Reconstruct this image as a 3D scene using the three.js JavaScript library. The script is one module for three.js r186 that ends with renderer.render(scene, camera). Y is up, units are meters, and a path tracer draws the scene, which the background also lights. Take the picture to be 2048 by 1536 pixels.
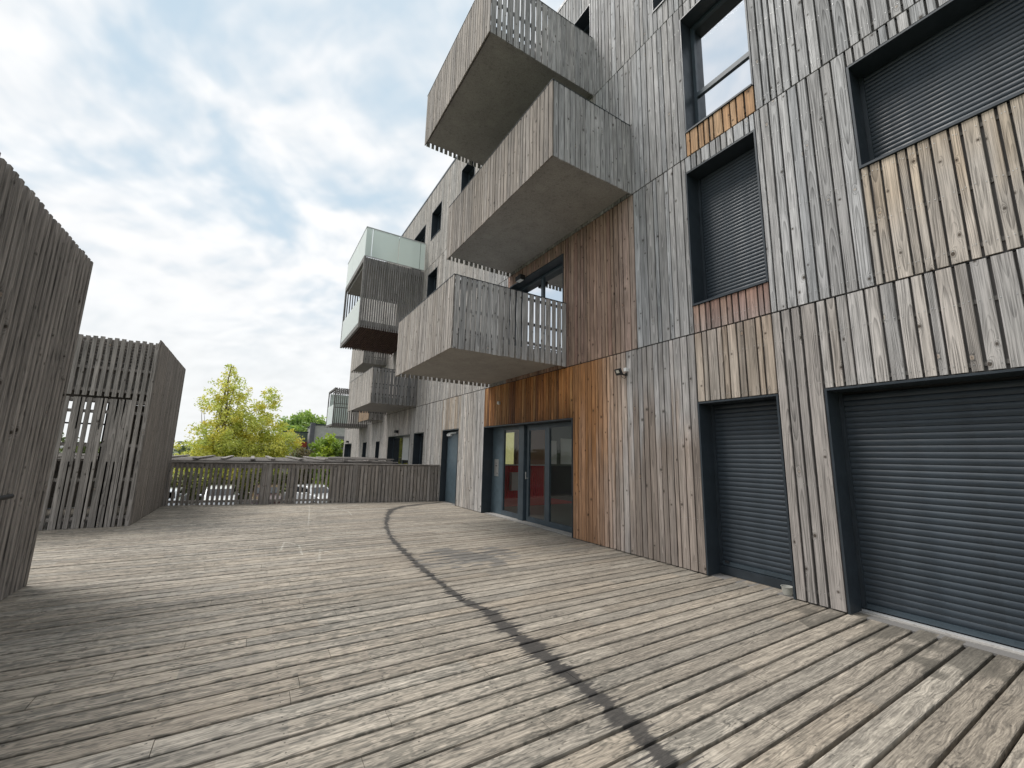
import * as THREE from 'three';
import { mergeGeometries } from 'three/addons/utils/BufferGeometryUtils.js';

// ---------------------------------------------------------------- camera, sky, sun, exposure
const scene = new THREE.Scene();
const EYE = new THREE.Vector3(0, 1.5, 0);
const camera = new THREE.PerspectiveCamera(2 * Math.atan(768 / 830.5) * 180 / Math.PI, 4 / 3, 0.05, 900);
camera.position.copy(EYE);
camera.quaternion.setFromRotationMatrix(new THREE.Matrix4().makeBasis(
  new THREE.Vector3(0.85114838, 0.02184634, 0.52447038),
  new THREE.Vector3(-0.10763942, 0.98516585, 0.13364882),
  new THREE.Vector3(-0.51377057, -0.17020866, 0.84087384)));
scene.add(camera);
const renderer = new THREE.WebGLRenderer({ antialias: true });
renderer.toneMapping = THREE.LinearToneMapping;
renderer.toneMappingExposure = 2.02;
renderer.shadowMap.enabled = true;

// seeded random numbers and periodic value noise
let seedState = 20240611;
const rnd = () => { seedState = (seedState + 0x6d2b79f5) | 0; let t = Math.imul(seedState ^ (seedState >>> 15), 1 | seedState); t = (t + Math.imul(t ^ (t >>> 7), 61 | t)) ^ t; return ((t ^ (t >>> 14)) >>> 0) / 4294967296; };
const rr = (a, b) => a + (b - a) * rnd();
const pick = (a) => a[Math.floor(rnd() * a.length)];
const clamp = (x, a = 0, b = 1) => Math.min(b, Math.max(a, x));
const smooth = (a, b, x) => { const t = clamp((x - a) / (b - a)); return t * t * (3 - 2 * t); };
const mix = (a, b, t) => a + (b - a) * t;
const PERM = new Uint8Array(65536), GRID = new Float32Array(4096);
for (let i = 0; i < 4096; i++) GRID[i] = rnd();
const hash = (x, y) => GRID[(Math.imul(x, 374761393) + Math.imul(y, 668265263) >>> 9) & 4095];
function vn(x, y, py = 0) {
  const xi = Math.floor(x), yi = Math.floor(y), fx = x - xi, fy = y - yi;
  const y0 = py ? ((yi % py) + py) % py : yi, y1 = py ? (((yi + 1) % py) + py) % py : yi + 1;
  const u = fx * fx * (3 - 2 * fx), v = fy * fy * (3 - 2 * fy);
  const a = hash(xi, y0), b = hash(xi + 1, y0), c = hash(xi, y1), d = hash(xi + 1, y1);
  return a + (b - a) * u + (c - a) * v + (a - b - c + d) * u * v;
}
function fbm(x, y, o = 4) { let s = 0, a = 0.5, n = 0; for (let i = 0; i < o; i++) { s += a * vn(x + i * 17.3, y - i * 9.1); n += a; a *= 0.5; x *= 2.03; y *= 2.03; } return s / n; }

// sky: thin high cloud with a few pale blue openings, the same character all round
const SKY_X = 1.2, SKY_Z = -6.4;
const SUN = new THREE.Vector3(-0.38, 0.82, -0.42).normalize();
{
  const W = 2048, H = 1024, d = new Float32Array(W * H * 4);
  for (let j = 0; j < H; j++) {
    const el = ((j + 0.5) / H - 0.5) * Math.PI, sy = Math.sin(el), cy = Math.cos(el);
    for (let i = 0; i < W; i++) {
      const az = ((i + 0.5) / W - 0.5) * 2 * Math.PI, dx = cy * Math.cos(az), dz = cy * Math.sin(az);
      const h = Math.max(sy, 0) + 0.16, px = dx / h * 1.35 + SKY_X, pz = dz / h * 1.35 + SKY_Z;
      const wx = fbm(px * 0.8 + 5, pz * 0.8 + 2, 4) - 0.5, wz = fbm(px * 0.8 + 31, pz * 0.8 + 12, 4) - 0.5;
      const ux = px * 0.55 + pz * 0.83, uz = -px * 0.83 + pz * 0.55;
      const streak = fbm(ux * 0.9 + wx * 2.2 + 3.7, uz * 2.2 + wz * 2.2 + 8.2, 6);
      const puff = fbm(px * 5.6 + wx * 3.5, pz * 5.6 + wz * 3.5 + 40, 5), fine = fbm(ux * 6 + wx * 5, uz * 13 + wz * 5 + 70, 4);
      const big = fbm(px * 0.5 + 12.6, pz * 0.5 + 3.3, 3);
      let cover = smooth(0.37, 0.59, streak * 0.34 + puff * 0.24 + fine * 0.12 + big * 0.30);
      cover = mix(cover, 0.93, smooth(0.46, 0.08, sy));
      const tex = 1 + 0.15 * (puff - 0.5) + 0.08 * (streak - 0.5) + 0.11 * (fine - 0.5);
      const blue = [0.29, 0.36, 0.42], white = [0.482 * tex, 0.487 * tex, 0.493 * tex];
      const haze = smooth(0.34, 0.0, sy) * 0.55;
      const o = (j * W + i) * 4;
      const low = sy < 0 ? 0.25 : 1;
      for (let k = 0; k < 3; k++) d[o + k] = low * mix(mix(blue[k], white[k], cover), [0.462, 0.472, 0.466][k], haze);
      d[o + 3] = 1;
    }
  }
  const sky = new THREE.DataTexture(d, W, H, THREE.RGBAFormat, THREE.FloatType);
  sky.mapping = THREE.EquirectangularReflectionMapping; sky.magFilter = THREE.LinearFilter; sky.minFilter = THREE.LinearFilter; sky.needsUpdate = true;
  scene.background = sky; scene.environment = sky;
  const sun = new THREE.DirectionalLight(new THREE.Color(1, 0.965, 0.92), 1.5);
  sun.name = 'sun'; sun.position.copy(SUN).multiplyScalar(80); sun.target.position.set(0, 0, -10);
  sun.castShadow = true; sun.shadow.radius = 50; sun.shadow.mapSize.set(4096, 4096);
  Object.assign(sun.shadow.camera, { left: -50, right: 50, top: 50, bottom: -50, near: 1, far: 220 });
  scene.add(sun, sun.target);
}

// ---------------------------------------------------------------- building helpers
const origin = new Map();                                    // world place of each group or mesh that has children
const counts = {};
const numbered = (n) => { const k = counts[n] = (counts[n] ?? -1) + 1; return k ? n + '_' + String(k).padStart(3, '0') : n; };
class MB {
  constructor() { this.p = []; this.n = []; this.u = []; this.v = []; this.c = []; this.i = []; }
  vert(p, n, u, v, c) { this.p.push(p[0], p[1], p[2]); this.n.push(n[0], n[1], n[2]); this.u.push(u[0], u[1]); this.v.push(v[0], v[1]); this.c.push(c[0], c[1], c[2]); return this.p.length / 3 - 1; }
  quad(a, b, c, d, n, uv, uv1, cols) {
    const k = this.p.length / 3;
    [a, b, c, d].forEach((q, j) => this.vert(q, n, uv[j], uv1 ? uv1[j] : uv[j], cols ? cols[j] : [1, 1, 1]));
    this.i.push(k, k + 1, k + 2, k, k + 2, k + 3);
    return this;
  }
  box(x0, y0, z0, x1, y1, z1, col) {
    const c = col ? [col, col, col, col] : null;
    const f = (a, b, cc, d, n, ax, ay) => this.quad(a, b, cc, d, n, [a, b, cc, d].map((q) => [q[ax], q[ay]]), null, c);
    f([x1, y0, z1], [x1, y0, z0], [x1, y1, z0], [x1, y1, z1], [1, 0, 0], 2, 1);
    f([x0, y0, z0], [x0, y0, z1], [x0, y1, z1], [x0, y1, z0], [-1, 0, 0], 2, 1);
    f([x0, y1, z1], [x1, y1, z1], [x1, y1, z0], [x0, y1, z0], [0, 1, 0], 0, 2);
    f([x0, y0, z0], [x1, y0, z0], [x1, y0, z1], [x0, y0, z1], [0, -1, 0], 0, 2);
    f([x0, y0, z1], [x1, y0, z1], [x1, y1, z1], [x0, y1, z1], [0, 0, 1], 0, 1);
    f([x1, y0, z0], [x0, y0, z0], [x0, y1, z0], [x1, y1, z0], [0, 0, -1], 0, 1);
    return this;
  }
  // a chamfered plank: o = middle of the back at one end, L along it, W across it, N out of its good face
  plank(o, L, W, N, len, w, t, ch, seg, uvf, colf, bow = 0) {
    const hw = w / 2, prof = [[-hw, 0], [-hw, t - ch], [-hw + ch, t], [hw - ch, t], [hw, t - ch], [hw, 0]];
    const P = (l, ww, nn) => { const b = bow * Math.sin(Math.PI * l / len); return [0, 1, 2].map((k) => o[k] + L[k] * l + W[k] * (ww + b) + N[k] * nn); };
    const rot = (a, b) => [0, 1, 2].map((k) => W[k] * a + N[k] * b);
    for (let e = 0; e < 6; e++) {
      const a = prof[e], b = prof[(e + 1) % 6], dw = b[0] - a[0], dn = b[1] - a[1], q = Math.hypot(dw, dn);
      let n = rot(-dn / q, dw / q);
      const sg = e === 5 ? 1 : seg;
      // face edge a->b, length L; order so that the face looks outwards
      for (let s = 0; s < sg; s++) {
        const l0 = len * s / sg, l1 = len * (s + 1) / sg;
        const vs = [[l0, a], [l0, b], [l1, b], [l1, a]];
        const pts = vs.map(([l, k]) => P(l, k[0], k[1]));
        const uv = vs.map(([l, k]) => uvf(l, k[0] + (k[0] < 0 ? -1 : 1) * (t - k[1]) * 0.3, pts));
        const cs = vs.map(([l, k]) => colf(l, k[0]));
        const e1 = pts[1].map((x, k) => x - pts[0][k]), e2 = pts[3].map((x, k) => x - pts[0][k]);
        const cr = [e1[1] * e2[2] - e1[2] * e2[1], e1[2] * e2[0] - e1[0] * e2[2], e1[0] * e2[1] - e1[1] * e2[0]];
        const out = cr[0] * n[0] + cr[1] * n[1] + cr[2] * n[2] >= 0;
        const od = out ? [0, 1, 2, 3] : [3, 2, 1, 0];
        this.quad(...od.map((k) => pts[k]), n, od.map((k) => uv[k]), od.map((k) => [uv[k][0], uv[k][1]]), od.map((k) => cs[k]));
      }
    }
    for (const [l, sgn] of [[0, -1], [len, 1]]) {
      const n = L.map((x) => x * sgn), k = this.p.length / 3, pts = prof.map((q) => P(l, q[0], q[1]));
      pts.forEach((q, j) => { const uv = uvf(l, prof[j][0]); this.vert(q, n, uv, uv, colf(l, prof[j][0])); });
      const e1 = pts[1].map((x, m) => x - pts[0][m]), e2 = pts[2].map((x, m) => x - pts[0][m]);
      const cr = [e1[1] * e2[2] - e1[2] * e2[1], e1[2] * e2[0] - e1[0] * e2[2], e1[0] * e2[1] - e1[1] * e2[0]];
      const out = cr[0] * n[0] + cr[1] * n[1] + cr[2] * n[2] >= 0;
      for (let j = 1; j < 5; j++) out ? this.i.push(k, k + j, k + j + 1) : this.i.push(k, k + j + 1, k + j);
    }
    return this;
  }
  geometry() {
    const g = new THREE.BufferGeometry(), f = (a, s) => new THREE.BufferAttribute(new Float32Array(a), s);
    g.setAttribute('position', f(this.p, 3)); g.setAttribute('normal', f(this.n, 3)); g.setAttribute('uv', f(this.u, 2)); g.setAttribute('uv1', f(this.v, 2)); g.setAttribute('color', f(this.c, 3));
    g.setIndex(this.i);
    return g;
  }
  build(name, mat, parent) { return put(name, this.geometry(), mat, parent); }
}
function worldOf(o) { let p = o, v = new THREE.Vector3(); while (p && p !== scene) { v.add(p.position); p = p.parent; } return v; }
function put(name, geo, mat, parent = scene) {               // geometry is given in world places (or in the parent's own, if it was turned)
  geo.computeBoundingBox();
  const c = geo.boundingBox.getCenter(new THREE.Vector3());
  if (parent === scene) c.y = geo.boundingBox.min.y;
  geo.translate(-c.x, -c.y, -c.z);
  const m = new THREE.Mesh(geo, mat);
  m.name = parent === scene ? numbered(name) : name;
  parent.add(m);
  m.position.copy(c); if (parent !== scene) m.position.sub(worldOf(parent));
  m.castShadow = m.receiveShadow = true;
  return m;
}
function shared(name, geo, mat, parent, x, y, z) {            // one of many alike pieces
  const m = new THREE.Mesh(geo, mat); m.name = name; parent.add(m);
  m.position.set(x, y, z).sub(worldOf(parent)); m.castShadow = m.receiveShadow = true;
  return m;
}
function thing(name, label, category, [x, y, z] = [0, 0, 0], group) {
  const o = new THREE.Group(); o.name = numbered(name); scene.add(o); o.position.set(x, y, z);
  o.userData = { label, category }; if (group) o.userData.group = group;
  return o;
}
function tag(o, label, category, group) { o.userData.label = label; o.userData.category = category; if (group) o.userData.group = group; return o; }
const structure = (o, label) => { o.userData.kind = 'structure'; if (label) o.userData.label = label; return o; };
const stuff = (o) => { o.userData.kind = 'stuff'; return o; };

// ---------------------------------------------------------------- textures and materials
function dataTex(W, H, data, srgb = true) {
  const t = new THREE.DataTexture(data, W, H, THREE.RGBAFormat);
  t.wrapS = t.wrapT = THREE.RepeatWrapping; t.magFilter = THREE.LinearFilter; t.minFilter = THREE.LinearMipmapLinearFilter; t.generateMipmaps = true;
  if (srgb) t.colorSpace = THREE.SRGBColorSpace;
  t.needsUpdate = true; return t;
}
// eight sawn boards side by side, 0.15 m wide and 3.4 m long each (periodic along the board)
const WT_U = 1.2, WT_V = 3.4, STRIPS = 8;
const { woodMap, woodBump } = (() => {
  const W = 1024, H = 1024, a = new Uint8Array(W * H * 4), b = new Uint8Array(W * H * 4), sw = W / STRIPS;
  for (let s = 0; s < STRIPS; s++) {
    const cx = rr(-0.05, 0.05), d0 = rr(0.02, 0.09), pitch = rr(0.0075, 0.0125), amp = rr(0.012, 0.035), contrast = rr(0.18, 0.42);
    const knots = Array.from({ length: 2 + Math.floor(rnd() * 3) }, () => ({ w: rr(-0.06, 0.06), l: rr(0.1, 3.3), r: rr(0.006, 0.014), pale: rnd() < 0.25, e: rr(0.8, 1.8) }));
    for (let j = 0; j < H; j++) {
      const l = j / H * WT_V, wob = (vn(s * 7.7, l / WT_V * 4, 4) - 0.5) * 2 * amp + (vn(s * 7.7 + 3, l / WT_V * 12, 12) - 0.5) * 0.010, wob2 = (vn(s * 5.1 + 9, l / WT_V * 3, 3) - 0.5) * 0.03;
      for (let i = 0; i < sw; i++) {
        const w = (i + 0.5) / sw * 0.15 - 0.075;
        let dist = Math.hypot(w - cx + wob2, d0 + wob), dark = 0, light = 0, kk = 0;
        for (const k of knots) {
          let dl = Math.abs(l - k.l); if (dl > WT_V / 2) dl = WT_V - dl;
          const dw = w - k.w, q = dw * dw / (k.r * k.r * 2.6) + dl * dl / (k.r * k.r * 22);
          if (q < 9) { dist += 0.028 * Math.exp(-q) * (k.w > 0 ? -1 : 1); const kq = Math.hypot(dw, dl / k.e) / k.r; if (kq < 1.3) { const m = smooth(1.3, 0.8, kq); if (k.pale) light = Math.max(light, m * 0.35); else dark = Math.max(dark, m * 0.55); kk = Math.max(kk, m); if (kq < 0.3) dark = Math.max(dark, 0.45); } else if (kq < 2.4) dark = Math.max(dark, 0.22 * smooth(2.4, 1.3, kq)); }
        }
        const ph = dist / pitch, saw = ph - Math.floor(ph), ring = Math.pow(saw, 2.2) * (1 - smooth(0.9, 1, saw));
        const fibre = vn(w * 420 + s * 91, l / WT_V * 26, 26), fibre2 = vn(w * 900 + s * 31, l / WT_V * 70, 70), streak = vn(w * 130 + s * 57, l / WT_V * 7, 7), blot = vn(w * 22 + s * 13, l / WT_V * 14, 14);
        const crack = vn(w * 240 + s * 71, l / WT_V * 5, 5); const cr = smooth(0.90, 0.97, crack) * 0.35;
        let v = 0.93 - contrast * ring * 0.8 + (fibre - 0.5) * 0.16 + (fibre2 - 0.5) * 0.10 + (streak - 0.5) * 0.27 + (blot - 0.5) * 0.17;
        v = v * (1 - dark) * (1 - cr) + light * 0.25;
        const o = (j * W + s * sw + i) * 4, q = clamp(v, 0.12, 1);
        a[o] = 255 * clamp(q * (1 + 0.03 * kk)); a[o + 1] = 255 * clamp(q * (0.995 - 0.03 * kk)); a[o + 2] = 255 * clamp(q * (0.99 - 0.09 * kk)); a[o + 3] = 255;
        const h = 255 * clamp(0.75 - ring * 0.35 + (fibre - 0.5) * 0.3 - cr * 1.4 + kk * 0.2); b[o] = b[o + 1] = b[o + 2] = h; b[o + 3] = 255;
      }
    }
  }
  return { woodMap: dataTex(W, H, a), woodBump: dataTex(W, H, b, false) };
})();
const woodUV = () => {                                        // a random board of the eight, at a random place along it, either way round
  const s = Math.floor(rnd() * STRIPS), v0 = rnd() * WT_V, fw = rnd() < 0.5 ? -1 : 1, fl = rnd() < 0.5 ? -1 : 1;
  return (l, w) => [(s * 0.15 + 0.075 + fw * clamp(w, -0.073, 0.073)) / WT_U, (v0 + fl * l) / WT_V];
};
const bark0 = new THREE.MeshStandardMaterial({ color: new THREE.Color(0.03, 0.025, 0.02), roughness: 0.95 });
const wood = new THREE.MeshStandardMaterial({ map: woodMap, bumpMap: woodBump, bumpScale: 0.004, vertexColors: true, roughness: 0.82 });
const grain = (W, H, f) => { const d = new Uint8Array(W * H * 4); for (let j = 0; j < H; j++) for (let i = 0; i < W; i++) { const q = f(i, j), o = (j * W + i) * 4; for (let k = 0; k < 3; k++) d[o + k] = 255 * clamp(Array.isArray(q) ? q[k] : q); d[o + 3] = 255; } return d; };
const concreteMap = dataTex(512, 512, grain(512, 512, (i, j) => 0.74 + 0.10 * (fbm(i / 60, j / 60, 5) - 0.5) + 0.12 * (vn(i / 2.5, j / 2.5) - 0.5) - 0.05 * smooth(0.7, 0.9, vn(i / 9, j / 9))));
concreteMap.repeat.set(0.5, 0.5);
const concrete = new THREE.MeshStandardMaterial({ map: concreteMap, color: new THREE.Color(0.66, 0.63, 0.59), roughness: 0.9 });
const scuffMap = dataTex(512, 512, grain(512, 512, (i, j) => 0.42 + 0.22 * (fbm(i / 40, j / 90, 4) - 0.5) + 0.2 * smooth(0.8, 0.95, vn(i / 3, j / 3))), false);
const paintMap = dataTex(512, 512, grain(512, 512, (i, j) => { const v = 0.84 + 0.18 * (fbm(i / 70, j / 50, 5) - 0.5) + 0.3 * smooth(0.90, 0.98, vn(i / 2.2, j / 2.2)) * smooth(0.5, 0.7, fbm(i / 90 + 9, j / 90, 3)); return [v, v, v]; }));
const metal = new THREE.MeshStandardMaterial({ color: new THREE.Color(0.040, 0.054, 0.068), map: paintMap, roughness: 1, roughnessMap: scuffMap });
const slatMetal = new THREE.MeshStandardMaterial({ color: new THREE.Color(0.050, 0.068, 0.087), map: paintMap, roughness: 1, roughnessMap: scuffMap });
const doorMetal = new THREE.MeshStandardMaterial({ color: new THREE.Color(0.10, 0.145, 0.175), map: paintMap, roughness: 0.45 });
const frameMetal = new THREE.MeshStandardMaterial({ color: new THREE.Color(0.075, 0.105, 0.13), map: paintMap, roughness: 0.4 });
const steel = new THREE.MeshStandardMaterial({ color: new THREE.Color(0.55, 0.55, 0.54), metalness: 0.9, roughness: 0.38 });
const black = new THREE.MeshStandardMaterial({ color: new THREE.Color(0.02, 0.02, 0.022), roughness: 0.7 });
const membrane = new THREE.MeshStandardMaterial({ color: new THREE.Color(0.19, 0.182, 0.175), roughness: 0.95 });
const whitePaint = new THREE.MeshStandardMaterial({ color: new THREE.Color(0.78, 0.78, 0.77), roughness: 0.5 });
const coatedGlass = new THREE.MeshStandardMaterial({ color: new THREE.Color(0.84, 0.85, 0.88), metalness: 1, roughness: 0.02 });
const darkGlass = new THREE.MeshPhysicalMaterial({ color: new THREE.Color(0.02, 0.024, 0.026), roughness: 0.03, ior: 1.9 });
const clearGlass = new THREE.MeshPhysicalMaterial({ color: new THREE.Color(0.95, 0.97, 0.96), transmission: 1, thickness: 0, roughness: 0.0, ior: 1.22 });
const frosted = new THREE.MeshPhysicalMaterial({ color: new THREE.Color(0.80, 0.86, 0.83), transmission: 0.55, thickness: 0, roughness: 0.75, ior: 1.5 });

// weathered timber tones, linear
const GREY = [0.535, 0.535, 0.54], GREIGE = [0.57, 0.535, 0.495], TAN = [0.53, 0.40, 0.27], ORANGE = [0.66, 0.29, 0.095], RED = [0.42, 0.235, 0.18], DARK = [0.155, 0.14, 0.125];
const SCREEN = [0.36, 0.333, 0.31];                         // the one timber of the screens, the fence and the carport
const lerp3 = (a, b, t) => [mix(a[0], b[0], t), mix(a[1], b[1], t), mix(a[2], b[2], t)];
const scl = (a, s) => [a[0] * s, a[1] * s, a[2] * s];

// ---------------------------------------------------------------- ground beyond and below the deck
const GROUND = -2.4;
{
  const gmap = dataTex(1024, 1024, grain(1024, 1024, (i, j) => { const g = fbm(i / 90, j / 90, 5), f = vn(i / 2, j / 2); const m = smooth(0.45, 0.6, g); return [mix(0.30, 0.36, m) + (f - 0.5) * 0.08, mix(0.36, 0.36, m) + (f - 0.5) * 0.08, mix(0.16, 0.33, m) + (f - 0.5) * 0.06]; }));
  gmap.repeat.set(60, 60);
  const g = new THREE.PlaneGeometry(1400, 1400); g.rotateX(-Math.PI / 2); g.translate(0, GROUND - 0.01, -200);
  structure(put('ground', g, new THREE.MeshStandardMaterial({ map: gmap, roughness: 0.95 })));
  const amap = dataTex(512, 512, grain(512, 512, (i, j) => 0.30 + 0.12 * (fbm(i / 50, j / 50, 4) - 0.5) + 0.12 * (vn(i / 1.6, j / 1.6) - 0.5)));
  amap.repeat.set(0.2, 0.2);
  structure(new MB().box(-30, GROUND - 0.2, -37, 5.0, GROUND, -14).build('car_park', new THREE.MeshStandardMaterial({ map: amap, roughness: 0.9 }), scene));
  const kerb = new MB(); for (let k = 0; k < 35; k++) kerb.box(-30 + k + 0.004, GROUND - 0.1, -37.16, -29 + k - 0.004, GROUND + 0.12, -37.003);
  structure(kerb.build('kerb', concrete, scene));
  const lines = new MB(); for (let x = -20; x < 5; x += 2.55) lines.box(x, GROUND, -36.6, x + 0.1, GROUND + 0.004, -31.8);
  structure(lines.build('parking_lines', whitePaint, scene));
}

// ---------------------------------------------------------------- the deck
const FX = 5.285;                                              // the face of the cladding
const PITCH = 0.166, GAP = 0.024;
const stainLine = [[5.25, -12.75], [4.966, -12.62], [4.4, -12.4], [3.719, -12.02], [3.3, -11.4], [2.993, -10.6], [2.68, -9.6], [2.433, -8.58], [2.28, -7.7], [2.191, -6.94], [2.11, -6.0], [2.064, -5.25], [2.037, -4.23], [2.12, -3.86], [2.08, -3.35], [2.06, -3.08], [2.048, -2.66], [2.042, -2.43], [2.03, -2.2], [2.008, -2.0], [1.975, -1.77], [1.944, -1.615], [1.90, -1.2], [1.85, -0.6], [1.8, 0.5]];
const boardTone = {};
function deckTexture(x0, x1, z0, z1, W, H) {
  const d = new Uint8Array(W * H * 4);
  const chalk = [[[1.51, -13.2], [1.32, -11.4], [1.14, -9.8]], [[2.0, -12.6], [2.25, -11.6], [2.2, -10.9]], [[0.52, -7.5], [0.62, -8.2], [0.8, -7.8], [0.78, -7.1], [0.6, -6.9]], [[0.95, -6.6], [1.05, -7.3], [1.25, -6.9]], [[2.6, -12.4], [2.9, -11.6]]];
  for (let j = 0; j < H; j++) {
    const z = z0 + (j + 0.5) / H * (z1 - z0), row = Math.floor((z + 1.074) / PITCH), fz = (z + 1.074) / PITCH - row;
    // where the dark stain crosses this line of wood
    let sx = 99; for (let k = 0; k + 1 < stainLine.length; k++) { const [ax, az] = stainLine[k], [bx, bz] = stainLine[k + 1]; if (z >= az && z <= bz) { sx = mix(ax, bx, (z - az) / (bz - az)); break; } }
    const slope = smooth(-10.5, -12.6, z);
    const spike = (a) => 0.2 * Math.pow(vn(a, z * 110), 6) + 0.05 * Math.pow(vn(a + 5, z * 55), 3);
    const jag = spike(31) * 2 + vn(3.3, z * 26) * 0.06 + vn(7.7, z * 85) * 0.07 * vn(2.2, z * 9), reach = 0.006 + jag * 0.45 + 0.05 * Math.pow(vn(91, z * 7), 2) + slope * 0.4 * vn(1, z * 14), jag2 = spike(51) * 2 + vn(13.3, z * 24) * 0.06 + vn(17.7, z * 80) * 0.07 * vn(12.2, z * 8), reach2 = 0.006 + jag2 * 0.45 + 0.05 * Math.pow(vn(97, z * 8), 2) + slope * 0.4 * vn(11, z * 14);
    const wet = 0.72 + 0.28 * vn(5.5, z * 5);
    for (let i = 0; i < W; i++) {
      const x = x0 + (i + 0.5) / W * (x1 - x0);
      const tone = 0.92 + 0.15 * hash(row + 900, Math.floor((x + 40 + hash(row, 3) * 2.6) / 2.6)), warm = hash(row + 300, Math.floor((x + 40 + hash(row, 3) * 2.6) / 2.6));
      const worn = smooth(3.4, 0.6, x + (vn(x * 0.5, z * 0.5) - 0.5) * 2.6);               // the trodden, lichen-marked side
      const wz = z + (vn(x * 5 + 7, z * 18) - 0.5) * 0.03, wx = x + (vn(x * 9 + 3, z * 25 + 9) - 0.5) * 0.06, ro = row * 5.37;
      const fib = vn(wx * 6 + ro * 3, wz * 270), fib2 = vn(wx * 19 + ro, wz * 430), str = vn(wx * 1.4 + ro * 7, wz * 80);
      const bl = vn(wx * 4 + ro, wz * 19), bl2 = vn(wx * 13 + ro, wz * 62), bl4 = vn(wx * 40 + ro, wz * 120), bl3 = vn(x * 1.3, z * 1.7);
      const mott = bl * 0.18 + bl2 * 0.34 + bl4 * 0.34 + bl3 * 0.14;
      let v = 0.58 + (fib - 0.5) * 0.23 + (fib2 - 0.5) * 0.19 + (str - 0.5) * 0.12;
      v *= tone;
      const patch = smooth(0.47, 0.62, mott);
      v *= 1 - patch * mix(0.07, 0.17, worn);
      v += smooth(0.55, 0.36, mott + (fib - 0.5) * 0.2) * mix(0.015, 0.06, worn);
      v *= 1 - 0.30 * smooth(0.80, 0.95, vn(wx * 9 + ro, wz * 26 + 70) * 0.75 + bl4 * 0.25);
      { const sx0 = x / 0.61 - Math.floor(x / 0.61) - 0.5, e = Math.min(Math.abs(fz - 0.24), Math.abs(fz - 0.76)) * PITCH; if (Math.hypot(sx0 * 0.61, e) < 0.0055) v *= 0.55; }
      let r = v * mix(1.0, 1.012, warm), g = v * mix(0.955, 0.945, warm), b = v * mix(0.885, 0.855, warm);
      if (worn > 0.3) { const m = patch * 0.15 * worn; r = mix(r, g * 0.97, m); }
      const dx = x - sx, rch = (dx > 0 ? reach : reach2) * (1 + 0.55 * smooth(-5, -2.8, z));
      if (Math.abs(dx) < rch) { const m = smooth(rch, rch * 0.55, Math.abs(dx) + (fib - 0.5) * 0.02) * wet * (0.7 + 0.3 * fib); r = mix(r, 0.17, m); g = mix(g, 0.165, m); b = mix(b, 0.165, m); }
      const q = Math.hypot((x - 2.92) / 0.62, (z + 5.9) / 0.55); if (q < 1.3) { const m = smooth(0.35, 0.8, vn(x * 6 + row * 4, z * 16) * 1.1 + (1 - q) * 0.55) * 0.55; r = mix(r, 0.33, m); g = mix(g, 0.335, m); b = mix(b, 0.34, m); }
      const q2 = Math.hypot((x - 5.3) / 0.75, (z + 1.35) / 0.9); if (q2 < 1.3) { const m = smooth(0.4, 0.85, vn(x * 5 + row * 9, z * 12) * 1.1 + (1 - q2) * 0.5) * 0.5; r = mix(r, 0.27, m); g = mix(g, 0.26, m); b = mix(b, 0.235, m); }
      for (const c of chalk) for (let k = 0; k + 1 < c.length; k++) {
        const [ax, az] = c[k], [bx, bz] = c[k + 1]; if (x < Math.min(ax, bx) - 0.05 || x > Math.max(ax, bx) + 0.05 || z < Math.min(az, bz) - 0.05 || z > Math.max(az, bz) + 0.05) continue;
        const t = clamp(((x - ax) * (bx - ax) + (z - az) * (bz - az)) / ((bx - ax) ** 2 + (bz - az) ** 2)), e = Math.hypot(x - mix(ax, bx, t), z - mix(az, bz, t));
        if (e < 0.022) { const m = 0.5 * smooth(0.022, 0.008, e) * smooth(0.3, 0.6, vn(x * 60, z * 60)); r = mix(r, 0.85, m); g = mix(g, 0.84, m); b = mix(b, 0.8, m); }
      }
      const o = (j * W + i) * 4; d[o] = 255 * clamp(r); d[o + 1] = 255 * clamp(g); d[o + 2] = 255 * clamp(b); d[o + 3] = 255;
    }
  }
  const t = dataTex(W, H, d); t.wrapS = t.wrapT = THREE.MirroredRepeatWrapping; return t;
}
const ZN = -6.054;                                             // a board edge: nearer boards use the finer texture
const deckNear = deckTexture(-2.4, 5.7, ZN, 0.8, 2048, 2048), deckFar = deckTexture(-5.6, 5.7, -14.8, ZN, 2048, 2048);
const deckBump = dataTex(512, 512, grain(512, 512, (i, j) => 0.5 + 0.5 * (vn(i / 22, j / 2.1) - 0.5) + 0.3 * (vn(i / 9, j / 1.3) - 0.5) + 0.25 * (vn(i / 30, j / 9) - 0.5)), false);
deckBump.channel = 1; deckBump.repeat.set(1, 1);
const deckMat = (m) => new THREE.MeshStandardMaterial({ map: m, bumpMap: deckBump, bumpScale: 0.0035, roughness: 0.68 });
const deckMats = [deckMat(deckNear), deckMat(deckFar)];
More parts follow.
